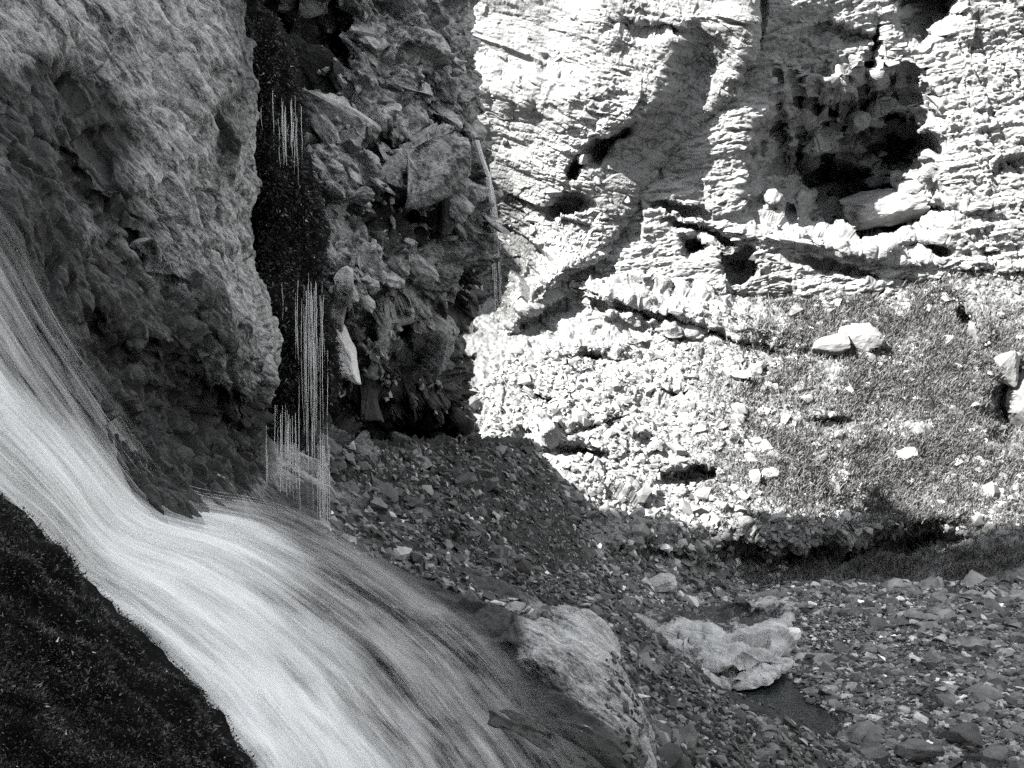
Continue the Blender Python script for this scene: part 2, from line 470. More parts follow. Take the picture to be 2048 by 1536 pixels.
# ------------------------------------------------------------------ ground sheet and an unseen wall added behind-left to shade the gorge floor
bm_v = np.array([(-400, -300, -1.2), (400, -300, -1.2), (400, 500, -1.2), (-400, 500, -1.2)], float)
me = tri_mesh("ground", bm_v, [(0, 1, 2, 3)], M_bed)
link("ground", me, "dark stony valley floor under and beyond the gorge", "ground", kind="structure")

def sun_blocker_wall():
    ys = np.arange(-70, 19.6, 0.7); zs = np.arange(-1.5, 74, 0.75)
    Y, Z = np.meshgrid(ys, zs)
    # wall face, then its end face turning away at y = 19
    P = np.stack([np.full_like(Y, -30.0), Y, Z], -1)
    f = P.reshape(-1, 3)
    h = 1.5 * fbm(f * 0.12, 4, 5) + facets(f, frame((0.2, 0.3, 1)), (4, 4, 1.6), 8, 0.4, 0.4)
    P = P + np.stack([h.reshape(Y.shape) - 0.03 * Z * 0, 0 * Y, 0 * Y], -1)
    ztop = np.interp(Y[0], [-70, 12, 14.7, 16.6, 18.4, 19.2], [76, 68, 59, 52.5, 45.5, 41])
    P[..., 2] = -1.5 + (P[..., 2] + 1.5) * ((ztop + 1.5) / 75.5)[None, :]
    edge = 0.7 * fbm(np.stack([Z[:, -1] * 0.25, Z[:, -1] * 0, Z[:, -1] * 0], -1), 4, 9)
    P[:, -1, 1] = 19.4 + edge; P[:, -2, 1] = 18.8 + edge
    back = P[:, -1:].copy(); back[:, :, 0] -= 25; back[:, :, 1] -= 20.5
    P = np.concatenate([P, back], 1)
    top = P[-1:].copy(); top[:, :, 0] -= 30; top[:, :, 1] -= 26; top[:, :, 2] += 6
    P = np.concatenate([P, top], 0)
    s = Surf(); s.P = P
    me = grid_mesh("sun_blocker_wall", s, M_wall)
    link("sun_blocker_wall", me, "tall unseen rock wall added on the left to shade the gorge floor", "rock wall", kind="structure")
sun_blocker_wall()

def sky_blocker(name, pts, z1, seed, label):  # unseen walls added so that sky light comes mostly from overhead
    """a rock wall along plan points, leaning back a little, with a broken top"""
    pts = np.array(pts, float); seg = np.hypot(*np.diff(pts, axis=0).T); L_ = np.concatenate([[0], np.cumsum(seg)])
    u = np.arange(0, L_[-1], 1.5); zs = np.linspace(-1.5, 1, 2).tolist() + list(np.arange(2, z1, 1.5))
    X = np.interp(u, L_, pts[:, 0]); Y = np.interp(u, L_, pts[:, 1])
    c = pts.mean(0); out = np.stack([X, Y], 1) - np.array([0, 25.0]); out /= np.linalg.norm(out, axis=1)[:, None]
    Z, Xg = np.meshgrid(zs, X, indexing='ij'); _, Yg = np.meshgrid(zs, Y, indexing='ij')
    top = 1 + 0.18 * fbm(np.stack([u * 0.06, 0 * u, 0 * u], 1), 4, seed)
    P = np.stack([Xg, Yg, Z * top[None]], -1); f = P.reshape(-1, 3)
    h = (2.0 * fbm(f * 0.1, 4, seed) + crag(f, frame((0.1, 0.2, 1)), (5, 5, 2.2), seed, 0.9)).reshape(Z.shape) + 0.22 * Z
    P[..., 0] += h * out[None, :, 0]; P[..., 1] += h * out[None, :, 1]
    back = P[-1:].copy(); back[..., :2] += out[None] * 30; back[..., 2] += 4
    s = Surf(); s.P = np.concatenate([P, back], 0)
    link(name, grid_mesh(name, s, M_wall), label, "rock wall", kind="structure")
sky_blocker("sky_blocker_side", [(44, 95), (46, 60), (44, 25), (36, 0), (26, -22)], 66, 141, "unseen rock wall added beside the gravel bed to narrow the sky light")
sky_blocker("sky_blocker_rear", [(26, -24), (6, -34), (-14, -36), (-27, -30)], 66, 143, "unseen rock wall added behind the viewpoint to narrow the sky light")

# ------------------------------------------------------------------ the left slab with the rock under the waterfall
net = [
 [(-300,-250,15),(0,-250,17),(200,-250,19),(380,-250,21),(462,-250,23),(440,-250,28)],
 [(-300,0,13.6),(0,0,15.6),(200,0,17.6),(380,0,19.6),(466,0,22),(450,0,27)],
 [(-300,250,12.6),(0,250,14.4),(200,250,16.5),(400,250,18.6),(484,250,21),(465,250,26)],
 [(-300,500,11.6),(0,500,13.5),(200,500,15.6),(395,500,17.8),(484,500,20),(468,500,25)],
 [(-300,700,11.0),(0,700,12.9),(220,700,15.2),(420,700,17.4),(525,690,19.6),(515,700,24)],
 [(-300,850,10.6),(0,850,12.4),(240,850,14.9),(410,850,17.4),(508,840,19.8),(505,850,24)],
 [(-300,960,10.2),(0,960,12.1),(260,960,14.4),(430,960,17.0),(540,955,19.4),(640,930,22.5)],
 [(-300,1060,10),(0,1060,11.8),(280,1060,14),(460,1060,16.2),(700,1050,19.8),(780,1040,22.5)],
 [(-300,1200,9.6),(0,1200,11.2),(330,1200,13.4),(600,1190,16.2),(950,1190,20.2),(1040,1180,22.5)],
 [(-300,1300,9.3),(0,1300,10.8),(360,1300,12.8),(650,1300,15.4),(1130,1250,20),(1180,1260,22.2)],
 [(-300,1400,9.1),(0,1400,10.5),(400,1400,12.3),(720,1400,14.9),(1195,1370,18.8),(1235,1380,21.3)],
 [(-300,1536,8.9),(0,1536,10.1),(460,1536,11.7),(800,1536,14.2),(1250,1510,17.8),(1290,1520,20.6)],
 [(-300,1800,8.5),(0,1800,9.6),(520,1800,11),(900,1800,13.4),(1320,1780,16.8),(1370,1780,19.8)],
]
s = surface(net, 2.2)
# ledges and steps of the slab
lump(s, 160, 240, 140, 70, 0.25, 35, 3)
lump(s, 330, 560, 220, 14, 0.3, 48, 2.2)
lump(s, 110, 310, 200, 12, 0.3, 40, 2.2)
lump(s, 370, 780, 120, 60, 0.5, 40, 4)
lump(s, 200, 690, 70, 50, 0.4, 50, 4)
lump(s, 420, 860, 80, 60, 0.6, 20, 4)
lump(s, 1100, 1300, 90, 50, -0.5, 30, 4)
Bs = frame((0.62, -0.35, 0.55), (0.62, 0.2, -0.75))        # slab planes; flow lines run down to the right
def disp(P, px, py):
    rough = np.clip((py - 620) / 160, 0, 1) * np.clip((1000 - py) / 60, 0, 1)
    wr = 0.35 * fbm(P * 0.35, 4, 2)
    Q = P @ Bs.T
    st = fbm(Q * np.array([0.9, 3.2, 3.2]), 4, 12)
    h = wr + 0.16 * st
    h += facets(P, Bs, (2.2, 0.9, 0.5), 21, 0.12, 0.12, 0.03) * 0.8
    h += facets(P, Bs, (0.9, 0.26, 0.2), 22, 0.08, 0.11, 0.03) * (0.45 + 0.5 * rough)
    h += 0.03 * fbm(Q * np.array([3, 13, 13]), 4, 30)
    h += 0.010 * perlin(P * 14, 33) + 0.006 * perlin(P * 30, 34)
    h += crag(P, Bs, (2.6, 0.55, 0.45), 24, 0.24, joint=0.4, jw=0.05)
    h += crag(P, Bs, (0.5, 0.16, 0.13), 25, 0.24 + 0.5 * rough, joint=0.3, jw=0.07)
    h += rough * facets(P, Bs, (0.22, 0.15, 0.1), 23, 0.2, 0.35, 0.2)
    ap = np.clip((py - 1000) / 80, 0, 1)
    h = h * (1 - 0.2 * ap)
    return h
finish(s, disp)
wet_blobs = [(150,230,150,90,.9,35),(60,300,200,60,.8,40),(230,400,130,60,.8,45),(20,220,120,70,.7,45),(60,480,160,80,.9,52),(180,620,200,80,.95,52),
             (330,620,160,50,.55,50),(420,620,130,45,.55,52),(330,800,180,120,1.0,40),(460,880,90,120,.95,0),(100,700,200,120,1.0,50),(300,1000,240,160,1.0,45),
             (120,1000,240,200,1.0,45),(600,1300,420,170,.95,35),(900,1400,330,130,.9,38),(1000,1500,260,90,.8,40),(700,1100,220,80,1,30),(950,1180,260,60,.9,32),(1150,1480,160,80,.8,45),(1000,1330,200,120,.8,40),(100,330,150,130,.8,45),(50,440,120,120,.9,50),(260,560,160,50,.7,50),(400,660,140,50,.6,50),(750,1060,220,50,1,20),(1000,1205,120,30,.8,30),(470,60,24,300,.4,0),(450,300,25,120,.5,5)]
def blobs(s, L, base=0.0):
    w_ = np.full(s.px.shape, base, np.float32)
    for cx, cy, rx, ry, v, rot in L:
        a = math.radians(rot); x = s.px - cx; y = s.py - cy
        u = (x * math.cos(a) + y * math.sin(a)) / rx; q = (-x * math.sin(a) + y * math.cos(a)) / ry
        w_ = np.maximum(w_, v * np.exp(-(u * u + q * q) ** 1.5))
    return w_
dry = blobs(s, [(1110,1270,85,35,.9,30),(1180,1400,26,80,.8,-30),(1080,1320,50,30,.6,30)])
SLAB = s
me = grid_mesh("slab_cliff", s, M_slab, {"wet": np.clip(0.24 + 0.8 * blobs(s, wet_blobs) - dry, 0, 1)})
o_slab = link("slab_cliff", me, "steep pale slab of rock beside and under the white waterfall", "rock slab", kind="structure")

# ------------------------------------------------------------------ shaded middle cliff
net = [
 [(430,-220,33),(600,-220,34),(760,-220,35),(880,-220,36),(945,-220,38),(880,-220,41.5)],
 [(430,0,32),(600,0,33.6),(760,0,34.5),(880,0,35.8),(942,0,37.5),(880,0,41)],
 [(430,110,32),(600,110,33.2),(760,110,34.2),(880,110,35.6),(950,110,37.3),(885,110,41)],
 [(430,210,32),(600,210,32.8),(760,210,33.9),(880,210,35.4),(946,210,37.4),(885,215,41)],
 [(430,290,32),(600,290,32.5),(760,290,33.5),(880,290,35.0),(960,285,37.8),(890,300,41)],
 [(430,400,32),(600,400,32.4),(760,400,33.2),(885,400,35.6),(985,400,38.4),(910,410,41)],
 [(430,500,32),(620,500,32.2),(760,500,32.8),(880,500,35.8),(965,500,38.2),(900,510,41)],
 [(430,580,32),(640,575,32),(760,580,32.4),(850,580,35.4),(940,585,38.2),(880,600,41)],
 [(430,640,33),(640,640,34.4),(750,630,34.8),(850,650,37.6),(930,650,39.4),(880,660,42)],
 [(430,750,34),(640,750,35),(750,750,36),(850,750,38),(930,750,41),(900,760,44)],
 [(430,850,34),(640,850,35),(750,850,37.5),(850,850,39),(930,840,41.5),(910,840,45)],
 [(430,960,30),(640,960,30),(750,960,33),(850,960,37),(920,930,40),(940,930,44)],
]
net = [[(x, y, d * 0.9) for x, y, d in r] for r in net]
s = surface(net, 2.0)
lump(s, 610, 90, 90, 90, 2.4, 20, 3)
lump(s, 640, 60, 60, 50, 1.5, 0, 4)
lump(s, 800, 420, 75, 70, 0.8999999999999999, 30, 2.2)
lump(s, 860, 230, 70, 50, 0.675, 40, 2.2)
lump(s, 900, 270, 60, 30, 0.8999999999999999, 30, 2.2)
lump(s, 770, 300, 60, 24, 0.75, 35, 2.2)
lump(s, 830, 860, 90, 45, 4.5, 0, 4)
lump(s, 730, 860, 45, 60, 2.0, 0, 3)
lump(s, 830, 650, 80, 40, 1.8, 20, 2.5)
lump(s, 930, 720, 50, 30, 1.5, -20, 3)
lump(s, 780, 720, 60, 80, -1.2, 0, 3)
lump(s, 870, 720, 40, 60, -1.0, 0, 3)
lump(s, 690, 560, 60, 70, -0.8, 0, 3)
Bm = frame((0.60, -0.25, 0.62), (0.68, 0.1, -0.70))
def disp(P, px, py):
    h = 0.6 * fbm(P * 0.25, 4, 41)
    edge_ = np.clip((np.interp(py, [-220, 290, 400, 580, 960], [945, 960, 985, 935, 930]) - px) / 40, 0.25, 1)
    h += crag(P, Bm, (2.8, 1.2, 0.9), 42, 0.85, lam=0.1, joint=0.15) * edge_
    h += facets(P, Bm, (1.5, 0.8, 0.6), 46, 0.38, 0.5, 0.1) * edge_
    h += crag(P, Bm, (1.0, 0.45, 0.36), 43, 0.95, lam=0.1, joint=0.2)
    h += facets(P, Bm, (0.5, 0.3, 0.24), 47, 0.4, 0.6, 0.15)
    h += crag(P, Bm, (0.34, 0.17, 0.13), 44, 0.75, lam=0.1, joint=0.2, jw=0.1)
    return h
finish(s, disp)
MID = s
me = grid_mesh("broken_cliff", s, M_mid, {"wet": 0.22 + blobs(s, [(600,100,120,120,.8,0),(800,430,90,90,.6,30),(980,520,70,160,.75,10),(640,800,140,140,.8,0),(850,830,160,110,.9,0),(940,640,90,120,.8,0),(1000,420,60,140,.6,-20)])})  # extra dark rock in the hollows and the foot cave
o_mid = link("broken_cliff", me, "shaded cliff of broken angular rock between the moss column and the sunlit buttress", "cliff", kind="structure")

# ------------------------------------------------------------------ sunlit buttress
net = [
 [(830,-200,54.8),(1000,-200,54.4),(1180,-200,54.6),(1320,-200,54.8),(1420,-200,54.9),(1530,-200,55.2),(1530,-200,58.5)],
 [(830,0,54.8),(1000,0,54.4),(1180,0,54.4),(1320,0,54.5),(1420,0,54.6),(1508,0,54.9),(1515,0,58)],
 [(830,60,54.8),(1000,60,54.4),(1180,60,54.3),(1310,60,54.2),(1400,45,54.5),(1505,70,54.9),(1510,80,58)],
 [(830,140,54.8),(1000,140,54.4),(1180,140,54.2),(1312,140,53.8),(1390,130,55.7),(1485,128,55.1),(1485,150,58)],
 [(830,220,55),(1000,220,54.6),(1170,225,54.1),(1292,215,53.7),(1362,205,55.6),(1445,205,55.7),(1440,225,58)],
 [(830,320,55.3),(1000,320,55),(1100,310,54.6),(1205,295,54.5),(1275,300,55.4),(1375,262,55.9),(1375,290,57.6)],
 [(830,420,55.6),(1000,420,55.5),(1080,410,54.9),(1165,395,54.8),(1232,400,55.2),(1285,370,55.8),(1290,420,57.4)],
 [(830,500,55.6),(980,500,55.5),(1060,500,54.8),(1130,490,54.6),(1190,480,55.0),(1240,455,55.6),(1260,500,57.2)],
 [(830,580,55.4),(960,580,55.4),(1030,580,54.4),(1085,570,53.3),(1130,555,53.9),(1180,550,55.3),(1220,580,57.2)],
 [(830,660,53.5),(930,660,54),(985,660,53.6),(1025,655,52.8),(1060,640,54.2),(1120,640,56),(1160,660,58)],
 [(830,780,49.5),(900,780,50.5),(950,780,51.5),(1000,775,53),(1040,770,54.5),(1100,770,56),(1150,770,58)],
]
s = surface(net, 1.7)
lump(s, 1220, 290, 55, 16, 1.8, -38, 4)      # small overhangs in the lit face
lump(s, 1150, 340, 26, 10, 1.6, -60, 4)
lump(s, 1140, 410, 40, 14, 2.0, -10, 4)
lump(s, 1060, 180, 150, 40, -0.5, 10, 3)
lump(s, 1180, 120, 60, 200, -0.5, 10, 3)
lump(s, 1190, 560, 40, 14, 1.2, -30, 4)
lump(s, 1290, 60, 50, 16, 1.0, 10, 4)
Bl = frame((0.3, -0.35, 0.88), (1, 0, -0.3))
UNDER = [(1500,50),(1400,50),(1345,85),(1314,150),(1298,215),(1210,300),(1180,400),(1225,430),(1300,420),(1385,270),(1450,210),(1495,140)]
def disp(P, px, py):
    h = 0.4 * fbm(P * 0.2, 4, 51)
    under = inside(px, py, UNDER).astype(np.float32)
    under = smooth(under.reshape(s.px.shape), 10).ravel()
    k = 1 - 0.85 * under
    pit = np.exp(-((px - 1230 + (py - 150) * 0.3) / 90.0) ** 2) + 0.6 * np.clip((py - 330) / 120, 0, 1)
    pit = np.clip(pit, 0, 1) * k
    h += 0.55 * crag(P, Bl, (3.2, 2.2, 1.2), 53, 0.8) * k
    h += strata(P, Bl, 0.34, 52, 0.045) * k
    h += crag(P, Bl, (1.1, 0.8, 0.34), 54, 0.38, joint=0.12) * (0.5 + 0.7 * pit) * (0.2 + 0.8 * k)
    h += crag(P, Bl, (0.42, 0.3, 0.13), 57, 0.55, joint=0.25, jw=0.1) * (0.45 + 0.8 * pit) * (0.35 + 0.65 * k)
    h += facets(P, Bl, (0.24, 0.18, 0.1), 55, 0.22, 0.4, 0.2) * (0.5 + 0.8 * pit) * k
    h += under * (0.16 * fbm((P @ frame((0.5, -0.3, 0.8), (0.7, 0, 0.7)).T) * np.array([0.6, 2.5, 3.0]), 4, 58) + crag(P, frame((0.5, -0.3, 0.8), (0.7, 0, 0.7)), (1.3, 0.4, 0.3), 59, 0.35, joint=0.25))
    return h
finish(s, disp)
BUT = s
me = grid_mesh("sunlit_buttress", s, M_sun, {"wet": np.maximum(blobs(s, [(1010,430,60,170,.75,-15),(1000,560,60,120,.85,0),(960,640,70,100,.6,0),(960,300,40,120,.5,-10)]), 0.48 * smooth(inside(s.px, s.py, UNDER).astype(float), 6))})  # wet corner, plus overhang shade painted into the rock colour
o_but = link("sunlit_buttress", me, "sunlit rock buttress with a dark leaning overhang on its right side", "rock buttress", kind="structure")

# ------------------------------------------------------------------ far bedded cliff with the cave
xs = [1080, 1220, 1360, 1500, 1600, 1700, 1800, 1900, 2000, 2120, 2300]
def rowf(py, ds): return [(x, py, d) for x, d in zip(xs, ds)]
net = [
 rowf(-200, [58,57,57,56.8,57.6,58.8,60,60,59.6,59,58]),
 rowf(-40,  [57.6,56.8,56.6,56.3,57.2,58.4,59.0,59.4,59,58.6,58]),
 rowf(100,  [57,56.5,56.3,56.2,57.0,58.2,58.7,58.8,58.6,58.3,58]),
 rowf(220,  [56.6,56.3,56.1,56.1,56.7,57.4,58.1,58.3,58.3,58.2,58]),
 rowf(330,  [56.4,56.1,56.0,56.2,56.6,57.1,57.6,57.9,58,58,58]),
 rowf(430,  [56.2,55.9,55.8,56,56.3,56.7,57.2,57.5,57.7,57.9,58]),
 rowf(520,  [56,55.7,55.6,55.7,56,56.4,56.9,57.3,57.6,57.8,58.2]),
 rowf(600,  [55.8,55.5,55.3,55.5,56,56.6,57.4,58.2,59,60,61]),
 rowf(720,  [56,56,56,56.5,57,58,59,60,61,62,62]),
]
s = surface(net, 1.7)
lump(s, 1745, 345, 110, 118, 5.0, 0, 5)       # the cave
lump(s, 1640, 380, 90, 70, 4.5, 30, 4)
lump(s, 1610, 270, 75, 100, 2.6, 0, 4)
lump(s, 1790, 200, 90, 50, 2.2, 0, 4)
lump(s, 1742, 140, 14, 70, 1.6, 8, 3)
lump(s, 1690, 215, 110, 18, 1.2, 8, 4)
lump(s, 1760, 428, 115, 48, 4.2, 0, 4)
lump(s, 1535, 320, 42, 100, 1.6, 8, 4)
lump(s, 1800, 300, 60, 40, 2.5, -30, 4)
lump(s, 1845, 20, 62, 52, 2.4, 0, 5)         # dark niche at the top
lump(s, 1680, 70, 60, 18, 0.9, 10, 4)
lump(s, 1480, 530, 34, 24, 2.4, -15, 5)      # hollows below
lump(s, 1388, 488, 26, 22, 2.0, 0, 5)
lump(s, 1420, 465, 70, 12, 1.2, 20, 4)
lump(s, 1350, 420, 50, 10, 1.0, 14, 4)
lump(s, 1830, 500, 60, 20, 1.6, 5, 5)
lump(s, 1700, 540, 110, 10, 0.9, 12, 4)
lump(s, 1900, 420, 60, 10, 0.8, 12, 4)
lump(s, 1700, 492, 180, 20, -0.7, 8, 3)
Bf = frame((-0.12, -0.30, 0.95), (1, 0, 0.1))
def disp(P, px, py):
    h = 0.4 * fbm(P * 0.16, 4, 61)
    cave = np.exp(-(((px - 1730) / 165) ** 2 + ((py - 290) / 185) ** 2) ** 3)
    rt = np.clip((px - 1880) / 80, 0, 1)
    k = 1 - 0.6 * cave
    h += 0.6 * crag(P, Bf, (3.0, 2.4, 1.1), 63, 0.8) * (0.5 + 0.5 * k)
    h += strata(P, Bf, 0.42, 62, 0.09) * k * (1 - 0.5 * rt)
    h += crag(P, Bf, (1.2, 0.8, 0.32), 64, 0.5, joint=0.15) * (0.4 + 0.6 * k)
    h += crag(P, Bf, (0.5, 0.36, 0.16), 68, 0.6, joint=0.25, jw=0.1) * k
    h += facets(P, Bf, (0.26, 0.2, 0.1), 65, 0.25, 0.4, 0.2) * k
    h += cave * facets(P, frame((0.3, -0.3, 0.8), (0.8, 0, 0.3)), (1.5, 1.1, 0.8), 69, 0.7, 0.7, 0.1)
    Bd = frame((0.75, -0.2, 0.6), (0.6, 0, -0.8))
    h += rt * crag(P, Bd, (1.6, 0.35, 0.3), 66, 0.7, joint=0.3)
    return h
finish(s, disp)
FAR = s
me = grid_mesh("bedded_cliff", s, M_far, {"wet": blobs(s, [(1740,300,150,150,.55,0),(1845,25,60,50,.6,0)])})  # makes the rock darker inside the cave and the top niche
o_far = link("bedded_cliff", me, "sunlit cliff of thin rock beds with a dark cave in it", "cliff", kind="structure")

# ------------------------------------------------------------------ talus slope
net = [
 [(800,560,55.8),(1050,560,55.6),(1300,560,55.4),(1560,600,55.9),(1800,565,57.2),(2048,540,58),(2350,520,60)],
 [(800,655,52.5),(1050,668,53.3),(1300,660,53.9),(1560,665,54.7),(1800,640,55.9),(2048,620,56.8),(2350,600,58.5)],
 [(800,780,48),(1050,780,50),(1300,780,51.3),(1560,770,52.7),(1800,760,53.9),(2048,740,54.9),(2350,720,57)],
 [(800,900,43.5),(1050,900,46),(1300,900,48.3),(1560,890,50.3),(1800,880,51.8),(2048,870,52.8),(2350,850,55)],
 [(800,1000,39.5),(1050,1000,42.5),(1300,1000,46),(1560,990,48.5),(1800,980,50.5),(2048,960,51.5),(2350,940,52.5)],
 [(850,1060,38),(1090,1060,41),(1300,1060,44.6),(1560,1060,47.0),(1800,1045,49.0),(2048,1035,50.2),(2350,1030,51)],
 [(900,1130,37),(1130,1130,40.3),(1320,1130,44.2),(1560,1130,47.3),(1800,1105,49.2),(2048,1100,48.8),(2350,1090,49)],
 [(950,1210,36),(1180,1195,39.6),(1350,1200,43.0),(1560,1175,46.0),(1800,1170,46.6),(2048,1165,46.8),(2350,1160,47)],
 [(960,1290,35),(1190,1275,38.6),(1370,1270,41.2),(1580,1225,44.4),(1800,1215,45.2),(2048,1210,45.4),(2350,1200,46)],
]
s = surface(net, 2.0)
lump(s, 1330, 610, 260, 40, -1.6, 14, 3)     # bedded ribs at the foot of the cliff
lump(s, 1370, 655, 180, 9, 1.2, 16, 4)
lump(s, 1290, 625, 120, 7, 1.0, 18, 4)
lump(s, 1170, 690, 130, 26, -0.9, -4, 4)
lump(s, 1190, 712, 30, 8, 0.9, 8, 4)
lump(s, 1090, 800, 28, 9, 1.0, 15, 4)
lump(s, 1200, 800, 70, 40, -0.6, 0, 4)
lump(s, 1110, 870, 60, 26, -0.9, -10, 4)
lump(s, 1180, 850, 70, 6, 0.8, -14, 4)
lump(s, 1160, 905, 45, 10, 1.0, 4, 4)
lump(s, 1050, 880, 14, 26, 0.9, 0, 4)
lump(s, 1300, 880, 18, 14, 1.0, 0, 4)
lump(s, 1240, 870, 80, 40, -0.5, 0, 4)
lump(s, 1370, 950, 50, 14, 1.1, 0, 4)
lump(s, 1380, 930, 60, 16, -0.7, 0, 4)
lump(s, 1350, 785, 26, 8, 1.0, 0, 4)
lump(s, 1470, 760, 30, 10, 1.2, -6, 4)
lump(s, 1680, 1108, 250, 11, 1.1, -7, 4)     # the undercut lip of the bank
lump(s, 1480, 1100, 40, 26, 1.8, 0, 4)
lump(s, 1650, 1065, 260, 26, -0.8, -7, 4)
lump(s, 1330, 1080, 70, 40, -0.5, 0, 4)
lump(s, 1650, 845, 40, 14, 0.9, 0, 4)
lump(s, 1940, 660, 22, 50, 1.3, -20, 4)
lump(s, 1960, 650, 16, 50, -0.9, -20, 4)
lump(s, 2020, 830, 45, 70, 2.2, 0, 4)
Bt = frame((0.30, -0.42, 0.85), (1, 0.1, -0.35))
def disp(P, px, py):
    rock = np.zeros(len(P), np.float32)
    for cx, cy, rx, ry, v, rot in [(1300,620,330,90,1,14),(1200,780,190,150,1,0),(1190,900,220,120,.9,0),(1250,1040,160,90,.8,0),(1600,1070,330,60,.9,-6),(1350,1130,200,60,.8,0),(1450,740,160,50,.6,0),(1900,520,300,40,.6,0),(1780,1110,380,60,.75,-5)]:
        a = math.radians(rot); x = px - cx; y = py - cy
        u = (x * math.cos(a) + y * math.sin(a)) / rx; q = (-x * math.sin(a) + y * math.cos(a)) / ry
        rock = np.maximum(rock, v * np.exp(-(u * u + q * q) ** 2))
    rock = np.clip(rock + 0.35 * perlin(P * 0.5, 70), 0, 1)
    h = 0.5 * fbm(P * 0.25, 4, 71)
    h += rock * (strata(P, Bt, 0.5, 72, 0.16) + crag(P, Bt, (1.8, 1.0, 0.5), 73, 0.8, joint=0.15) + crag(P, Bt, (0.6, 0.4, 0.22), 74, 0.8, joint=0.2))
    h += (0.35 + 0.65 * rock) * facets(P, Bt, (0.26, 0.2, 0.13), 75, 0.35, 0.5, 0.2)
    fl = np.exp(-(((px - 1560) / 330) ** 2 + ((py - 1092 + (px - 1450) * 0.1) / 55) ** 2) ** 2)
    h += fl * crag(P, frame((0.3, -1, 0), (0, 0, 1)), (0.9, 0.24, 0.3), 78, 1.1, joint=0.3)
    h += 0.09 * perlin(P * 4.0, 76) + 0.06 * perlin(P * 9.0, 77)
    return h
finish(s, disp)
s.rock = blobs(s, [(1300,620,330,90,1,14),(1200,800,190,160,1,0),(1190,920,200,110,.9,0),(1250,1040,160,90,.8,0),(1650,1070,260,40,.8,-6),(1380,1160,200,60,.9,0)])
TAL = s
grassy = blobs(s, [(1820,740,340,200,.95,0),(1900,930,400,150,1,0),(1660,900,210,140,.9,0),(1520,820,120,120,.5,0),(1900,1135,260,35,.8,-4),(1560,1150,160,40,.6,0),(1420,960,60,50,.4,0)])
grassy = np.clip(grassy * (0.72 + 1.5 * fbm(s.P.reshape(-1, 3) * 0.55, 4, 160).reshape(s.px.shape)), 0, 1)
s.grassy = grassy
me = grid_mesh("talus_slope", s, M_slope, {"wet": grassy, "bare": s.rock})
o_tal = link("talus_slope", me, "stony slope with rock ribs and thin grass below the sunlit cliffs", "slope", kind="structure")

# ------------------------------------------------------------------ dark scree fan
net = [
 [(560,860,26),(760,880,31),(920,880,37),(1060,880,43)],
 [(560,1000,22.5),(800,1000,28),(1000,1000,34),(1140,1030,39.5)],
 [(600,1100,21),(850,1100,25.4),(1050,1120,31),(1200,1150,37.5)],
 [(850,1230,20.6),(1050,1230,25),(1180,1200,30),(1245,1215,35)],
 [(1000,1330,20),(1170,1330,24.3),(1300,1300,29),(1370,1325,33)],
 [(1130,1440,19.2),(1260,1430,23.5),(1410,1385,28.4),(1480,1410,31.6)],
 [(1150,1580,17.8),(1350,1560,22.6),(1590,1490,28),(1730,1510,31.4)],
 [(1150,1780,16.4),(1400,1760,20.5),(1660,1690,25),(1850,1680,28)],
]
net = [r + [(r[-1][0] + 12, r[-1][1] + 45, r[-1][2] + 4.5)] for r in net]
s = surface(net, 2.2)
lump(s, 1640, 1500, 60, 30, 0.4, 30, 4)
Bc = frame((0.5, 0.35, 0.85))
def disp(P, px, py):
    h = 0.35 * fbm(P * 0.3, 4, 81)
    h += facets(P, Bc, (0.5, 0.4, 0.3), 83, 0.35, 0.4, 0.2) * np.clip(1.2 - np.clip((px - 1000) / 200, 0, 1), 0.25, 1)
    h += facets(P, Bc, (0.22, 0.17, 0.13), 84, 0.5, 0.55, 0.3)
    h += 0.05 * perlin(P * 9, 85)
    return h
finish(s, disp)
SCR = s
me = grid_mesh("scree_fan", s, M_scree)
o_scr = link("scree_fan", me, "dark fan of fine scree running down from the waterfall to the pool", "scree", kind="structure")

# ------------------------------------------------------------------ gravel bed and pool
POOL = [(1380,1392),(1430,1384),(1500,1373),(1570,1345),(1590,1362),(1610,1395),(1655,1415),(1680,1445),(1660,1468),(1600,1482),(1500,1485),(1400,1440)]
xg = np.arange(-6, 34, 0.055); yg = np.arange(26, 50, 0.06)
X, Y = np.meshgrid(xg, yg)
s = Surf(); P = np.stack([X, Y, 0 * X], -1)
pp = pix(P); s.px, s.py = pp[..., 0], pp[..., 1]
f = P.reshape(-1, 3)
Z = 0.16 * fbm(f * 0.25, 3, 91).reshape(X.shape) + 0.10 * fbm(f * 1.2, 3, 92).reshape(X.shape)
ip = inside(s.px, s.py, POOL).astype(float)
ip = smooth(ip, 25)
Z = Z * (1 - ip) - 0.45 * ip
Z = Z + (facets(f, np.eye(3), (0.22, 0.18, 0.15), 93, 0.5, 0.5, 0.3) * 0.5).reshape(X.shape)
P[..., 2] = Z; s.P = P; s.N = grid_normals(smooth(P, 3)); s.N *= np.sign(s.N[..., 2:3]); s.d = pp[..., 2]
BED = s
dark_damp = blobs(s, [(1640,1300,90,80,.9,0),(1680,1390,110,70,.9,0),(1560,1440,160,60,.9,0),(1560,1200,160,30,.5,0)])
s.damp = dark_damp; s.pool = np.clip(ip * 1.6, 0, 1)
me = grid_mesh("gravel_bed", s, M_bed, {"wet": dark_damp})
link("gravel_bed", me, "flat stream bed of loose grey gravel beside the small pool", "gravel bed", kind="structure")

pc = np.array([U(x, y, bed_d(y)) for x, y in [(1330,1340),(1600,1325),(1720,1400),(1720,1490),(1560,1530),(1420,1500)]])
pc[:, 2] = -0.13
me = tri_mesh("pool", pc, [tuple(range(len(pc)))[::-1]], mp_)
link("pool", me, "small dark pool of still water below the pale ledge", "pool", kind="structure")

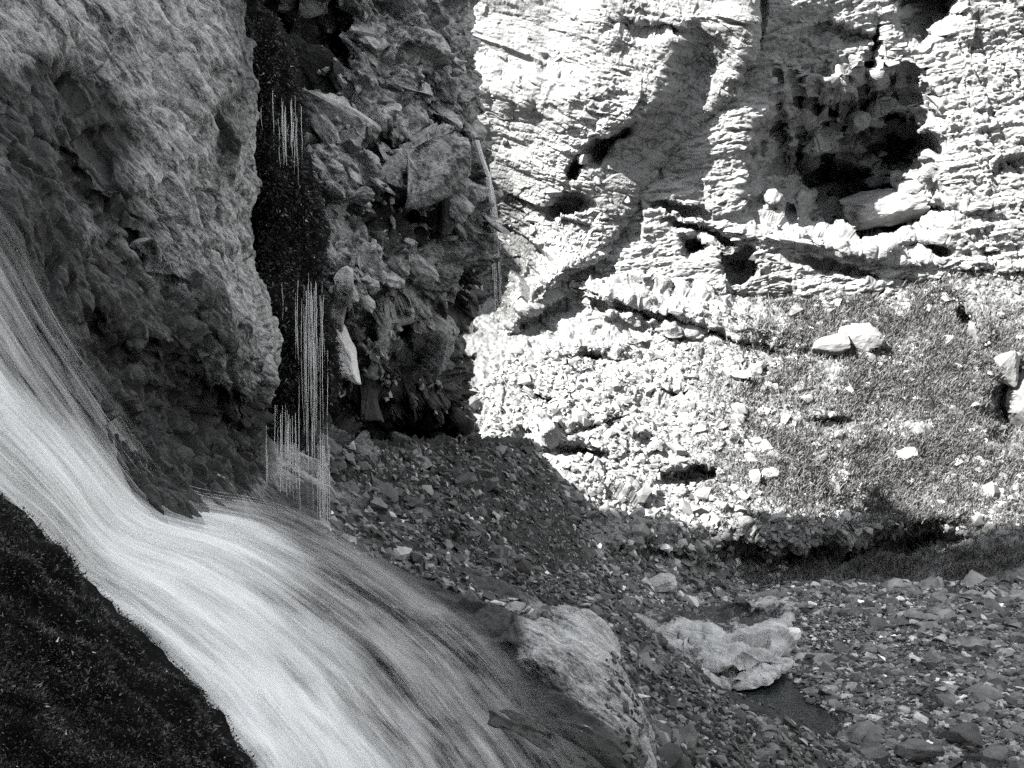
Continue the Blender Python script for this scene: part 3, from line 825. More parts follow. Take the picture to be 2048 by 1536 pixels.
# ------------------------------------------------------------------ pale ledge by the pool
net = [
 [(1180,1200,41.8),(1290,1205,42.2),(1400,1215,42.6),(1500,1205,43.4),(1590,1195,44.4)],
 [(1200,1240,39.6),(1320,1235,39.9),(1420,1250,40.6),(1510,1240,41.4),(1590,1225,43.4)],
 [(1250,1290,37.8),(1350,1290,38.0),(1440,1290,38.9),(1530,1270,39.8),(1585,1270,41.6)],
 [(1310,1340,36.4),(1400,1335,36.7),(1470,1330,37.2),(1550,1310,38.2),(1582,1310,40.0)],
 [(1350,1375,36.2),(1425,1372,36.4),(1500,1356,37.0),(1565,1328,37.9),(1588,1330,39.3)],
 [(1370,1395,36.2),(1430,1392,36.4),(1505,1374,37.0),(1570,1346,37.9),(1592,1350,39.2)],
]
s = surface(net, 1.8)
lump(s, 1370, 1300, 26, 40, 1.2, -25, 4)
lump(s, 1320, 1260, 40, 26, -0.5, 0, 3)
lump(s, 1430, 1270, 22, 34, -0.5, 0, 3)
lump(s, 1500, 1230, 60, 12, 0.8, -10, 4)
lump(s, 1480, 1340, 70, 10, 0.5, -8, 4)
lump(s, 1470, 1320, 60, 24, -0.5, 0, 3)
Bg = frame((0.15, -0.5, 0.85))
def disp(P, px, py):
    h = 0.3 * fbm(P * 0.6, 4, 101)
    h += crag(P, Bg, (1.1, 0.8, 0.6), 102, 0.95, joint=0.15) + crag(P, Bg, (0.4, 0.3, 0.22), 103, 0.8, joint=0.15) + crag(P, Bg, (0.16, 0.13, 0.1), 104, 0.6)
    return h
finish(s, disp)
me = grid_mesh("pale_ledge", s, M_ledge, {"wet": blobs(s, [(1420,1225,220,26,.8,0),(1260,1300,60,60,.4,0)])})
link("pale_ledge", me, "pale knobbly rock ledge at the far edge of the small pool", "rock ledge", kind="structure")

# ------------------------------------------------------------------ stones
def ico(sub):
    import bmesh
    b = bmesh.new(); bmesh.ops.create_icosphere(b, subdivisions=sub, radius=1.0)
    b.verts.ensure_lookup_table()
    V = np.array([v.co[:] for v in b.verts]); F = np.array([[v.index for v in f.verts] for f in b.faces]); b.free()
    return V, F
ICO = {k: ico(k) for k in (1, 2, 3, 4)}

def hull_stone(r, n=13, flat=0.55):
    """small angular chip: the hull of a few points"""
    import bmesh
    b = bmesh.new()
    for _ in range(n):
        p = r.normal(size=3); p /= np.abs(p).max() ** 0.55 * np.linalg.norm(p) ** 0.45
        b.verts.new(p * np.array([1, 0.75, flat]) * r.uniform(0.8, 1.0))
    bmesh.ops.convex_hull(b, input=b.verts)
    for v in [v for v in b.verts if not v.link_faces]: b.verts.remove(v)
    bmesh.ops.triangulate(b, faces=b.faces)
    b.verts.index_update(); b.verts.ensure_lookup_table()
    V = np.array([v.co[:] for v in b.verts]); F = np.array([[v.index for v in f.verts] for f in b.faces]); b.free()
    return V / np.abs(V).max(), F

def stone_verts(sub, r, cuts=9, flat=0.6, rough=0.05, seed=0):
    """broken rock: a many-planed solid sampled on a fine sphere, then chipped"""
    V, F = ICO[sub]; V = V.copy()
    n = r.normal(size=(cuts + 6, 3)); n /= np.linalg.norm(n, axis=1)[:, None]
    n = np.concatenate([n, np.eye(3), -np.eye(3)]); k = np.concatenate([r.uniform(0.55, 1.0, cuts + 6), r.uniform(0.7, 0.95, 6)])
    rad = (k[None] / np.clip(V @ n.T, 1e-3, None)).min(1)
    V = V * np.clip(rad, 0, 1.25)[:, None]
    V *= np.array([1.0, r.uniform(0.65, 0.95), flat * r.uniform(0.7, 1.2)])
    if rough:
        h = 1.6 * rough * fbm(V * 1.8 + seed * 9.1, 4, seed % 50)
        if sub >= 3:
            h = h + 2.2 * rough * crag(V * 1.0 + seed, frame((0.3, 0.2, 1)), (0.8, 0.55, 0.35), seed % 60 + 2, 1.0, joint=0.15) + 1.6 * rough * crag(V + seed, frame((0.3, 0.2, 1)), (0.3, 0.22, 0.14), seed % 60 + 3, 1.0, joint=0.2)
            h = h + rough * (0.5 * facets(V + seed, frame((0.2, 0.1, 1)), (0.5, 0.4, 0.22), seed % 60, 1, 1, 0.3) + 0.7 * facets(V + seed, np.eye(3), (0.2, 0.2, 0.1), seed % 60 + 1, 1, 1, 0.3))
        V += V * h[:, None]
    return V / np.abs(V).max(), F

rs = np.random.default_rng(5)
def variants(name, n, sub, mat, flat=0.55, rough=0.05):
    out = []
    for i in range(n):
        V, F = hull_stone(rs, 16, flat) if sub < 3 else stone_verts(sub, rs, rs.integers(5, 10), flat, rough, i + 1)
        out.append(tri_mesh(name, V, F, mat))
    return out
V_gravel = variants("gravel_stone", 14, 2, M_stone, 0.5)
V_scree = variants("scree_stone", 14, 2, M_scst, 0.45)
V_pale = variants("pale_stone", 14, 2, M_pale, 0.55)
V_blockm = variants("rock_block", 10, 3, M_mid, 0.6, 0.12)
V_slabf = variants("rock_slab", 10, 3, M_far, 0.4, 0.12)

def align(n, r, lean=0.5, up=(0, 0, 1)):
    n = Vector(n) * (1 - lean) + Vector(up) * lean
    q = n.to_track_quat('Z', 'X').to_matrix()
    return (q @ Matrix.Rotation(r.uniform(0, 6.283), 3, 'Z') @ Euler((r.normal() * .25, r.normal() * .25, 0)).to_matrix())

def pick(s, poly, n, r, weight=None):
    m = inside(s.px, s.py, poly).ravel()
    ids = np.flatnonzero(m)
    # equal chance per pixel area: grids are near uniform in the picture
    w_ = None
    if weight is not None:
        w_ = weight.ravel()[ids].astype(float); w_ = np.clip(w_, 1e-6, None); w_ /= w_.sum()
    c = r.choice(ids, size=min(n, len(ids)), replace=False, p=w_)
    return s.P.reshape(-1, 3)[c], s.N.reshape(-1, 3)[c], c

def place_stones(name, meshes, s, poly, n, sizes, r, label, group, cat="stone", weight=None, lean=0.4, sink=0.25, parent=None):
    P, N, c = pick(s, poly, n, r, weight)
    for p, nn, z in zip(P, N, sizes(len(P), r)):
        o = bpy.data.objects.new(name, meshes[r.integers(len(meshes))]); COL.objects.link(o)
        R_ = align(nn, r, lean)
        p = Vector(p) + Vector(nn) * (z * (0.3 - sink))
        o.matrix_world = Matrix.Translation(p) @ R_.to_4x4() @ Matrix.Diagonal((z, z * r.uniform(.7, 1), z, 1))
        if parent is not None:
            o.parent = parent
        else:
            o["label"] = label; o["category"] = cat; o["group"] = group

def stone_stuff(name, s, poly, n, sizes, r, mat, label, cat, weight=None, lean=0.4, sub=1, flat=0.5, sink=0.2, tone=0.7, sort=1.0):
    P, N, c = pick(s, poly, n, r, weight)
    K = 16
    base = [hull_stone(rs, 10, flat) for i in range(K)]
    z = sizes(len(P), r) * np.exp(sort * 1.1 * fbm(P * 0.45, 3, 150)); VV, FF, TT = [], [], []; off = 0
    for i in range(len(P)):
        V, F = base[i % K]
        R_ = np.array(align(N[i], r, lean))
        VV.append((V * z[i]) @ R_.T + P[i] + N[i] * z[i] * (0.3 - sink)); FF.append(F + off); off += len(V)
        TT.append(np.full(len(V), math.exp(r.normal() * tone) - 1.0))
    me = tri_mesh(name, np.concatenate(VV), np.concatenate(FF), mat, attrs={"tone": np.concatenate(TT)})
    return link(name, me, label, cat, kind="stuff")

lognorm = lambda med, sg, lo, hi: (lambda n, r: np.clip(med * np.exp(r.normal(size=n) * sg), lo, hi))

r1 = np.random.default_rng(21)
BEDPOLY = [(1330,1180),(1600,1172),(2060,1160),(2060,1545),(1500,1545),(1420,1480),(1600,1470),(1660,1420),(1610,1390),(1570,1330),(1590,1250),(1540,1215)]
wb = (1.0 - 0.5 * BED.damp) * (1 - BED.pool) ** 2 * np.clip(0.75 + 1.3 * fbm(BED.P.reshape(-1, 3) * 0.5, 3, 151).reshape(BED.px.shape), 0.08, 1.5)
stone_stuff("loose_gravel", BED, BEDPOLY, 26000, lognorm(0.072, 0.5, 0.025, 0.26), r1, M_stone, "loose small grey gravel covering the flat stream bed", "gravel", weight=wb, tone=0.75)
place_stones("gravel_stone", V_gravel, BED, BEDPOLY, 290, lognorm(0.2, 0.45, 0.13, 0.6), r1,
             "grey stone lying loose among the gravel of the stream bed", "stones on the gravel bed", weight=wb)

SCRPOLY = [(620,895),(900,895),(1070,890),(1150,1040),(1230,1150),(1240,1215),(1440,1390),(1700,1500),(1780,1545),(1270,1545),(1240,1420),(1150,1270),(1000,1200),(830,1090),(660,1000)]
r2 = np.random.default_rng(22)
sx = np.clip(1.15 - 0.9 * np.exp(-((SCR.px - 1150 - (SCR.py - 1200) * 1.0) / 150.0) ** 2), 0.1, 2)
stone_stuff("fine_scree", SCR, SCRPOLY, 26000, lognorm(0.05, 0.5, 0.018, 0.16), r2, M_scst, "fine dark scree chips covering the debris fan", "scree", lean=0.15)
place_stones("scree_stone", V_scree, SCR, SCRPOLY, 290, lognorm(0.17, 0.35, 0.11, 0.42), r2,
             "flat grey stone lying loose on the dark scree fan", "stones on the scree fan", weight=sx, lean=0.15)

TALPOLY = [(920,800),(1050,700),(1500,690),(1620,600),(2060,520),(2060,1050),(1450,1080),(1250,1090),(1050,1000)]
r3 = np.random.default_rng(23)
stone_stuff("talus_rubble", TAL, TALPOLY, 16000, lognorm(0.06, 0.5, 0.025, 0.2), r3, M_pale, "small pale rubble strewn over the sunlit slope", "rubble", lean=0.3)
wt = 1 + 3 * np.exp(-(((TAL.px - 1350) / 230) ** 2 + ((TAL.py - 980) / 90) ** 2))
place_stones("slope_stone", V_pale, TAL, TALPOLY, 290, lognorm(0.19, 0.4, 0.12, 0.5), r3,
             "pale angular stone lying loose on the grassy talus slope", "stones on the talus slope", weight=wt, lean=0.3)

BANK = [(1130,1080),(1560,1090),(1600,1180),(1300,1240),(1190,1170)]
stone_stuff("bank_rubble", TAL, BANK, 2600, lognorm(0.075, 0.5, 0.03, 0.25), r2, M_stone, "grey rubble at the foot of the bank above the pale ledge", "rubble", lean=0.2)
APRON = [(640,985),(760,1020),(880,1090),(1010,1190),(1110,1235),(1040,1240),(900,1180),(780,1110),(640,1060)]
stone_stuff("wet_scree", SLAB, APRON, 1500, lognorm(0.055, 0.5, 0.02, 0.16), r2, M_scst, "wet broken stones along the edge of the rock under the waterfall", "scree", lean=0.15)
RIM = [(1240,1300),(1262,1420),(1290,1536),(1240,1540),(1215,1440),(1190,1340)]
stone_stuff("rim_chips", SLAB, RIM, 260, lognorm(0.045, 0.5, 0.02, 0.12), r2, M_scst, "loose chips on the outer edge of the bare rock slab", "scree", lean=0.15)

# rock pieces that stand out of the cliffs: parts of the cliffs
r4 = np.random.default_rng(24)
MIDPOLY = [(600,180),(700,60),(760,0),(935,0),(940,200),(960,380),(900,560),(780,620),(660,620),(610,400)]
def place_blocks(name, meshes, s, poly, n, sizes, r, B, parent, jitter=0.25, sink=0.1, asp=(1.5, 0.9, 0.7)):
    P, N, c = pick(s, poly, n, r)
    R0 = Matrix([list(B[0]), list(B[1]), list(B[2])]).transposed()
    for p, nn, z in zip(P, N, sizes(len(P), r)):
        o = bpy.data.objects.new(name, meshes[r.integers(len(meshes))]); COL.objects.link(o)
        R_ = R0 @ Euler((r.normal() * jitter, r.normal() * jitter, r.normal() * jitter * 2)).to_matrix()
        p = Vector(p) + Vector(nn) * (z * -sink)
        o.matrix_world = Matrix.Translation(p) @ R_.to_4x4() @ Matrix.Diagonal((z * asp[0] * r.uniform(.7, 1.2), z * asp[1] * r.uniform(.7, 1.2), z * asp[2] * r.uniform(.7, 1.3), 1))
        o.parent = parent
def block_stuff(name, s, poly, n, sizes, r, B, parent, mat, jitter, sink, asp, weight=None):
    P, N, c = pick(s, poly, n, r, weight)
    K = 20; base = [hull_stone(rs, 14, 0.9) for _ in range(K)]
    R0 = np.array(B).T; z = sizes(len(P), r); VV, FF = [], []; off = 0
    for i in range(len(P)):
        V, F = base[i % K]
        E = np.array(Euler((r.normal() * jitter, r.normal() * jitter, r.normal() * jitter * 2)).to_matrix())
        A = V * (z[i] * np.array(asp) * r.uniform(.65, 1.25, 3))
        VV.append(A @ E.T @ R0.T + P[i] - N[i] * z[i] * sink); FF.append(F + off); off += len(V)
    me = tri_mesh(name, np.concatenate(VV), np.concatenate(FF), mat)
    return link(name, me, kind="stuff", parent=parent)
place_blocks("rock_block", V_blockm, MID, MIDPOLY, 70, lognorm(0.3, 0.4, 0.18, 0.6), r4, Bm, o_mid, sink=0.45)
block_stuff("rock_splinters", MID, [(480,0),(940,0),(1000,560),(940,900),(660,900),(480,700)], 2200, lognorm(0.07, 0.5, 0.03, 0.2), r4, Bm, o_mid, M_mid, 0.5, 0.5, (1.5, 1.0, 0.8))
block_stuff("rock_splinters", BUT, [(900,-20),(1520,-20),(1480,200),(1250,450),(1050,680),(900,760)], 1800, lognorm(0.06, 0.6, 0.03, 0.3), r4, Bl, o_but, M_sun, 0.4, 0.5, (1.4, 1.0, 0.8))
block_stuff("rock_plates", FAR, [(1230,0),(2080,-20),(2080,560),(1230,600)], 2500, lognorm(0.08, 0.6, 0.03, 0.3), r4, Bf, o_far, M_far, 0.18, 0.55, (1.6, 1.0, 0.55))
block_stuff("rock_plates", TAL, [(1030,600),(1300,560),(1580,640),(1540,760),(1400,1060),(1900,1050),(1600,1200),(1300,1240),(1150,1120),(1030,950)], 2500, lognorm(0.09, 0.5, 0.04, 0.3), r4, Bt, o_tal, M_sun, 0.2, 0.4, (1.5, 1.0, 0.5), TAL.rock ** 2 + 0.02)
FARPOLY = [(1260,420),(1420,230),(1500,0),(2050,0),(2050,520),(1880,470),(1860,200),(1780,80),(1640,160),(1480,300),(1490,420),(1700,470),(1700,560),(1560,600),(1260,520)]
place_blocks("rock_slab", V_slabf, FAR, FARPOLY, 80, lognorm(0.24, 0.4, 0.13, 0.5), r4, Bf, o_far, 0.12, 0.55, (1.4, 1.0, 0.9))

# ------------------------------------------------------------------ single boulders
def bvh(s):
    P = s.P; R, Cc = P.shape[:2]
    idx = np.arange(R * Cc).reshape(R, Cc)[::2, ::2]; P2 = P[::2, ::2].reshape(-1, 3)
    R2, C2 = idx.shape; k = np.arange(R2 * C2).reshape(R2, C2)
    q = np.stack([k[:-1, :-1], k[1:, :-1], k[1:, 1:], k[:-1, 1:]], -1).reshape(-1, 4)
    return BVHTree.FromPolygons([tuple(v) for v in P2.tolist()], [tuple(v) for v in q.tolist()])
def hit(b, px, py):
    o = Vector((0, 0, CAMZ)); d = (Vector(U(px, py, 10.0)) - o).normalized()
    h = b.ray_cast(o, d)
    return h[0]
B_tal, B_bed, B_scr, B_slab = bvh(TAL), bvh(BED), bvh(SCR), bvh(SLAB)

def boulder(px, py, wpx, hpx, label, mat, b=None, d=None, rot=0, seed=0, depth=0.8, sub=4, cuts=10, name="boulder", cat="boulder", rough=0.07, sinkf=0.3):
    """a single rock whose middle stands at the photo pixel, sized in pixels, resting on the surface b"""
    if b is not None:
        p = hit(b, px, py + hpx * 0.3)
        if p is None: p = Vector(U(px, py, d or 45))
        dd = float(pix(np.array(p))[2]) - (wpx / FPX * 20)
        dd = float(pix(np.array(p))[2])
    else:
        dd = d
    c = Vector(U(px, py, dd))
    w2 = wpx / FPX * dd / 2; h2 = hpx / FPX * dd / 2
    r = np.random.default_rng(100 + seed)
    V, F = stone_verts(sub, r, cuts, 0.9, rough, seed + 3)
    V = V / np.array([np.ptp(V[:, 0]), np.ptp(V[:, 1]), np.ptp(V[:, 2])]) * 2
    a = math.radians(-rot)
    V = V * np.array([w2, (w2 + h2) / 2 * depth * 1.3, h2])
    Ry = np.array([[math.cos(a), 0, math.sin(a)], [0, 1, 0], [-math.sin(a), 0, math.cos(a)]])
    V = V @ Ry.T
    me = tri_mesh(name, V, F, mat)
    return link(name, me, label, cat, loc=c)

boulder(1715, 676, 85, 62, "large pale boulder with a shadowed left side on the upper talus slope", M_pale, B_tal, rot=25, seed=1)
boulder(1655, 690, 80, 40, "low rounded pale boulder touching the large boulder's left side", M_pale, B_tal, rot=10, seed=2)
boulder(1815, 906, 44, 26, "pale boulder with a flat bright top in the grass, black shadow below it", M_pale, B_tal, rot=5, seed=3)
boulder(1541, 943, 42, 20, "bright flat stone slab on the slope left of the grass", M_pale, B_tal, rot=-5, seed=4)
boulder(1510, 955, 22, 34, "upright bright stone standing below the bright flat slab", M_pale, B_tal, rot=10, seed=5)
boulder(1040, 957, 28, 34, "bright egg shaped stone on the scree below the driftwood", M_quartz, B_tal, rot=0, seed=6)
boulder(1074, 1000, 48, 40, "bright lumpy boulder where the scree meets the slope", M_quartz, B_tal, rot=30, seed=7)
boulder(975, 972, 52, 26, "grey tilted slab stone on the scree left of the bright egg shaped stone", M_scst, B_scr, rot=45, seed=8)
boulder(930, 963, 48, 28, "grey rough boulder on the scree below the dark cave mouth", M_scst, B_scr, rot=25, seed=9)
boulder(1510, 738, 26, 24, "square pale stone perched at the end of the rock shelf", M_pale, B_tal, rot=5, seed=10)
boulder(1480, 752, 44, 20, "dark fronted block under the square perched stone", M_dkrock, B_tal, rot=0, seed=11)
boulder(1590, 1272, 28, 34, "single pale boulder standing on dark gravel beside the pale ledge", M_quartz, B_bed, rot=10, seed=12)
boulder(1832, 1502, 96, 36, "large flat grey boulder at the bottom of the gravel bed", M_scst, B_bed, rot=-3, seed=13)
boulder(1930, 1475, 70, 44, "grey angular boulder right of the large flat boulder", M_scst, B_bed, rot=12, seed=14)
boulder(1985, 1515, 60, 46, "squat grey boulder in the bottom corner of the gravel bed", M_scst, B_bed, rot=-12, seed=15)
boulder(1740, 1520, 80, 40, "dark blocky boulder left of the large flat boulder", M_dkrock, B_bed, rot=8, seed=16)
boulder(2030, 1195, 36, 26, "grey boulder at the foot of the grassy bank", M_stone, B_bed, rot=5, seed=17)
boulder(2008, 735, 60, 70, "big pale knob of rock on the edge of the steep bank", M_pale, B_tal, rot=-20, seed=18)
boulder(2035, 800, 70, 130, "dark overhanging rock mass at the edge of the grassy slope", M_dkrock, B_tal, rot=-15, seed=19)
boulder(1955, 655, 34, 95, "tall narrow pale rock rib standing on the grassy slope", M_pale, B_tal, rot=-22, seed=20)
boulder(1765, 415, 170, 75, "big grey boulder with a lit top lying in the cave mouth", M_dkrock, None, d=61.0, rot=8, seed=21, cuts=8, rough=0.12)
boulder(1832, 378, 80, 34, "pale rubble capped block behind the big cave boulder", M_dkrock, None, d=60.4, rot=5, seed=22)
boulder(690, 705, 44, 135, "white quartz pillar leaning under the shaded overhang", M_quartz, None, d=29.6, rot=20, seed=23, cuts=14, rough=0.16)
boulder(725, 1022, 34, 24, "bright chipped stone on the upper scree beside the falling drips", M_quartz, B_scr, rot=15, seed=25)
boulder(890, 1112, 22, 18, "small white stone on the scree above the wet rock apron", M_quartz, B_scr, rot=0, seed=26)
boulder(1325, 1165, 60, 40, "pale rounded rock at the foot of the bank above the ledge", M_ledge, B_tal, rot=0, seed=27)
boulder(1100, 868, 36, 60, "upright pale block split by dark cracks left of the slope's rock step", M_sun, B_tal, rot=15, seed=28)

# an unseen rock mass added behind the broken cliff to shade the wet corner
V, F = stone_verts(4, np.random.default_rng(77), 6, 1.0, 0.05, 9)
V = (V - V.min(0)) / np.ptp(V, axis=0) * np.array([14.5, 12, 24.5]) + np.array([-21.5, 49.0, -1.2])
link("sun_blocker_ridge", tri_mesh("sun_blocker_ridge", V, F, M_wall), "unseen rock mass added behind the broken cliff to shade the corner beside it", "mountain", kind="structure")

# ------------------------------------------------------------------ driftwood
def tube(pts, rad, n=7):
    pts = [Vector(p) for p in pts]; V, F = [], []
    for i, p in enumerate(pts):
        t = (pts[min(i + 1, len(pts) - 1)] - pts[max(i - 1, 0)]).normalized()
        a = t.cross(Vector((0.3, 1, 0.2))).normalized(); b = t.cross(a)
        for k in range(n):
            an = 6.2832 * k / n
            V.append(p + (a * math.cos(an) + b * math.sin(an)) * rad[i])
    for i in range(len(pts) - 1):
        for k in range(n):
            F.append((i * n + k, i * n + (k + 1) % n, (i + 1) * n + (k + 1) % n, (i + 1) * n + k))
    return np.array([v[:] for v in V]), F
def on(b, pts, lift):
    out = []
    for px, py in pts:
        p = hit(b, px, py); out.append(p + Vector((0, -lift * 0.7, lift * 0.7)))
    return out
base = hit(B_tal, 956, 915)
dw = bpy.data.objects.new("driftwood", None); COL.objects.link(dw)
dw.location = base
dw["label"] = "bleached driftwood branch with side twigs leaning on the rubble"; dw["category"] = "branch"
dd0 = float(pix(np.array(base))[2])
def twig(name, pts, rad):
    P = [Vector(U(x, y, dd0 - 0.25 + k)) - base for x, y, k in pts]
    V, F = tube(P, rad)
    me = tri_mesh(name, V, F, M_wood, True); link(name, me, parent=dw)
twig("trunk", [(956,918,0),(956,895,.1),(960,872,.3),(970,850,.6),(976,832,.9),(982,815,1.2),(984,802,1.5)], [.075,.07,.06,.05,.04,.03,.015])
twig("branch", [(960,874,.3),(970,868,.2),(980,862,.1),(990,861,0),(998,863,0)], [.035,.03,.025,.02,.01])
twig("branch", [(968,855,.55),(976,850,.4),(984,846,.3),(988,846,.25)], [.03,.025,.02,.01])
twig("branch", [(982,815,1.2),(988,802,1.3),(996,800,1.4),(1004,804,1.4)], [.03,.03,.025,.01])
twig("branch", [(985,905,.2),(992,895,.2),(998,885,.2)], [.02,.02,.012])

# ------------------------------------------------------------------ moss
def leaf_stuff(P, N, size, r, aspect=0.45, spread=0.9, droop=0.4):
    """small pointed leaves standing on a surface: one bent blade of two triangles each"""
    n = len(P)
    t = r.normal(size=(n, 3)); t /= np.linalg.norm(t, axis=1)[:, None]
    d = N + spread * t + np.array([0, 0, -droop]); d /= np.linalg.norm(d, axis=1)[:, None]
    side = np.cross(d, r.normal(size=(n, 3))); side /= np.linalg.norm(side, axis=1)[:, None]
    L_ = size[:, None]
    v0 = P - side * L_ * aspect * 0.5; v1 = P + side * L_ * aspect * 0.5; v2 = P + d * L_
    V = np.stack([v0, v1, v2], 1).reshape(-1, 3)
    F = np.arange(n * 3).reshape(n, 3)
    global TONE
    TONE = np.repeat(np.exp(r.normal(size=n) * 0.7) * np.where(r.random(n) < 0.04, 4, 0.8), 3) - 1
    return V, F
def moss_on(s, poly, n, size, r, droop, aspect=0.45, spread=0.9):
    P, N, c = pick(s, poly, n, r)
    P = P + N * (r.random((len(P), 1)) * size * 0.6)
    return leaf_stuff(P, N, size * np.exp(r.normal(size=len(P)) * 0.35), r, aspect, spread, droop)

# moss column hung with drips
prof = [(-160,440,470),(-60,445,480),(0,452,498),(40,456,532),(90,460,560),(140,466,577),(200,468,590),(250,470,596),(285,470,588),(330,470,604),(400,470,622),(470,470,631),(540,470,632),
        (575,474,618),(620,482,640),(690,492,654),(760,498,660),(800,500,640),(850,502,612),(890,508,604),(930,520,598),(1000,530,590)]
net = []
for py, l, r_ in prof:
    d0 = 23.6 - 0.7 * math.sin((py + 60) / 320.0 * 6.28) * 0.3
    net.append([(l - 30, py, d0 + 1.6), (l, py, d0 + 0.4), (l + (r_ - l) * .35, py, d0 - 0.25), (l + (r_ - l) * .7, py, d0), (r_, py, d0 + 0.9), (r_ - 8, py, d0 + 2.2), (l, py, d0 + 2.6)])
s = surface(net, 2.6)
def disp(P, px, py):
    return 0.32 * ridged(P * np.array([1.5, 1.5, 0.8]), 3, 111) + 0.14 * fbm(P * 5, 3, 112) - 0.1
finish(s, disp)
MC = s
me = grid_mesh("moss_column", s, M_mossbase)
o_mc = link("moss_column", me, "tall column of dark hanging moss beside the pale slab", "moss")
r5 = np.random.default_rng(31)
allp = [(-400,-400),(2400,-400),(2400,2000),(-400,2000)]
V, F = moss_on(s, allp, 110000, 0.05, r5, 0.5)
me = tri_mesh("moss_leaves", V, F, M_hang, attrs={"tone": TONE}); link("moss_leaves", me, kind="stuff", parent=o_mc)

# moss bank in the bottom left corner
edge = [(-330,760),(-120,915),(0,1003),(60,1062),(120,1130),(180,1190),(250,1252),(320,1312),(375,1360),(405,1410),(445,1465),(490,1536),(540,1640),(580,1740)]
net = []
for i, (ex, ey) in enumerate(edge):
    de = 10.7 - 0.02 * i
    row = [(ex + 10, ey + 60, de + 2.2), (ex + 2, ey + 8, de + 0.9), (ex, ey, de), (ex - 60, ey + 60, de - 0.75), (ex - 160, ey + 190, de - 1.6), (ex - 300, ey + 380, de - 2.5), (ex - 460, ey + 620, de - 3.3)]
    net.append(row)
s = surface(net, 2.6)
def disp(P, px, py):
    Q = P @ frame((0.62, -0.35, 0.55), (0.62, 0.2, -0.75)).T
    return 0.2 * ridged(P * 1.3, 4, 121) + 0.13 * fbm(Q * np.array([1.2, 4, 4]), 3, 122) + 0.03 * fbm(P * 9, 2, 123) - 0.1
finish(s, disp)
MB_ = s
me = grid_mesh("moss_bank", s, M_mossbase)
o_mb = link("moss_bank", me, "dark mossy bank in the corner below the waterfall", "moss")
P, N, c = pick(s, [(-30,900),(700,900),(700,1560),(-30,1560)], 230000, r5)
# moss grows in tufts: thin out in the hollows between them
dens = fbm(P * 5.0, 3, 130); keep = dens + r5.normal(size=len(P)) * 0.15 > -0.28
P, N = P[keep], N[keep]
sz = 0.021 * np.exp(r5.normal(size=len(P)) * 0.35)
P = P + N * (r5.random((len(P), 1)) * 0.025)
V, F = leaf_stuff(P, N, sz, r5, 0.4, 0.8, 0.1)
me = tri_mesh("moss_leaves", V, F, M_moss, attrs={"tone": TONE}); link("moss_leaves", me, kind="stuff", parent=o_mb)

# ------------------------------------------------------------------ grass on the slope
def grass(poly, n, hgt, r, weight, name, label):
    P, N, c = pick(TAL, poly, n, r, weight)
    k = 5; P = np.repeat(P, k, 0) + r.normal(size=(len(P) * k, 3)) * 0.05
    m = len(P)
    lean_ = r.normal(size=(m, 3)) * 0.45; lean_[:, 2] = 1.0; lean_[:, 1] -= 0.25
    L_ = hgt * np.exp(r.normal(size=m) * 0.3)
    d = lean_ / np.linalg.norm(lean_, axis=1)[:, None]
    side = np.cross(d, r.normal(size=(m, 3))); side /= np.linalg.norm(side, axis=1)[:, None]
    w_ = 0.016
    v0, v1 = P - side * w_, P + side * w_
    mid = P + d * L_[:, None] * 0.6; tip = P + d * L_[:, None] + np.array([0, -0.2, -0.3]) * L_[:, None] * 0.5
    V = np.stack([v0, v1, mid + side * w_ * .7, mid - side * w_ * .7, tip], 1).reshape(-1, 3)
    b = (np.arange(m) * 5)[:, None]
    F = np.concatenate([b + np.array([0, 1, 2]), b + np.array([0, 2, 3]), b + np.array([3, 2, 4])])
    me = tri_mesh(name, V, F, M_grass); link(name, me, label, "grass", kind="stuff")
r6 = np.random.default_rng(41)
grass([(1400,560),(1600,540),(2060,500),(2060,1180),(1500,1180),(1380,960)], 26000, 0.22, r6, TAL.grassy ** 2 + 0.01, "grass", "short rough grass growing over the right half of the talus slope")

# ------------------------------------------------------------------ waterfall
flow = [((-420,620),(-60,320)),((-240,800),(30,430)),((-90,940),(140,640)),((50,1062),(250,815)),((140,1165),(372,955)),((225,1245),(610,1005)),((300,1312),(830,1125)),
        ((380,1395),(1010,1260)),((440,1470),(1130,1400)),((505,1560),(1240,1540)),((580,1760),(1340,1740))]
dens_tab = [
 [.6,.8,.8,.6,.45,.3,.22,.0],
 [.6,.8,.85,.6,.42,.28,.2,.0],
 [.5,.9,1,.93,.45,.26,.2,.0],
 [.35,.88,1,1,.8,.33,.18,.0],
 [.25,.75,.97,1,.95,.6,.3,.0],
 [.25,.85,1,1,.92,.55,.2,.0],
 [.3,1,1,.88,.36,.2,.14,.0],
 [.35,1,1,.48,.22,.17,.12,.0],
 [.4,1,.97,.38,.2,.17,.1,.0],
 [.45,1,.85,.34,.22,.18,.08,.0],
 [.45,1,.85,.34,.22,.18,.08,.0]]
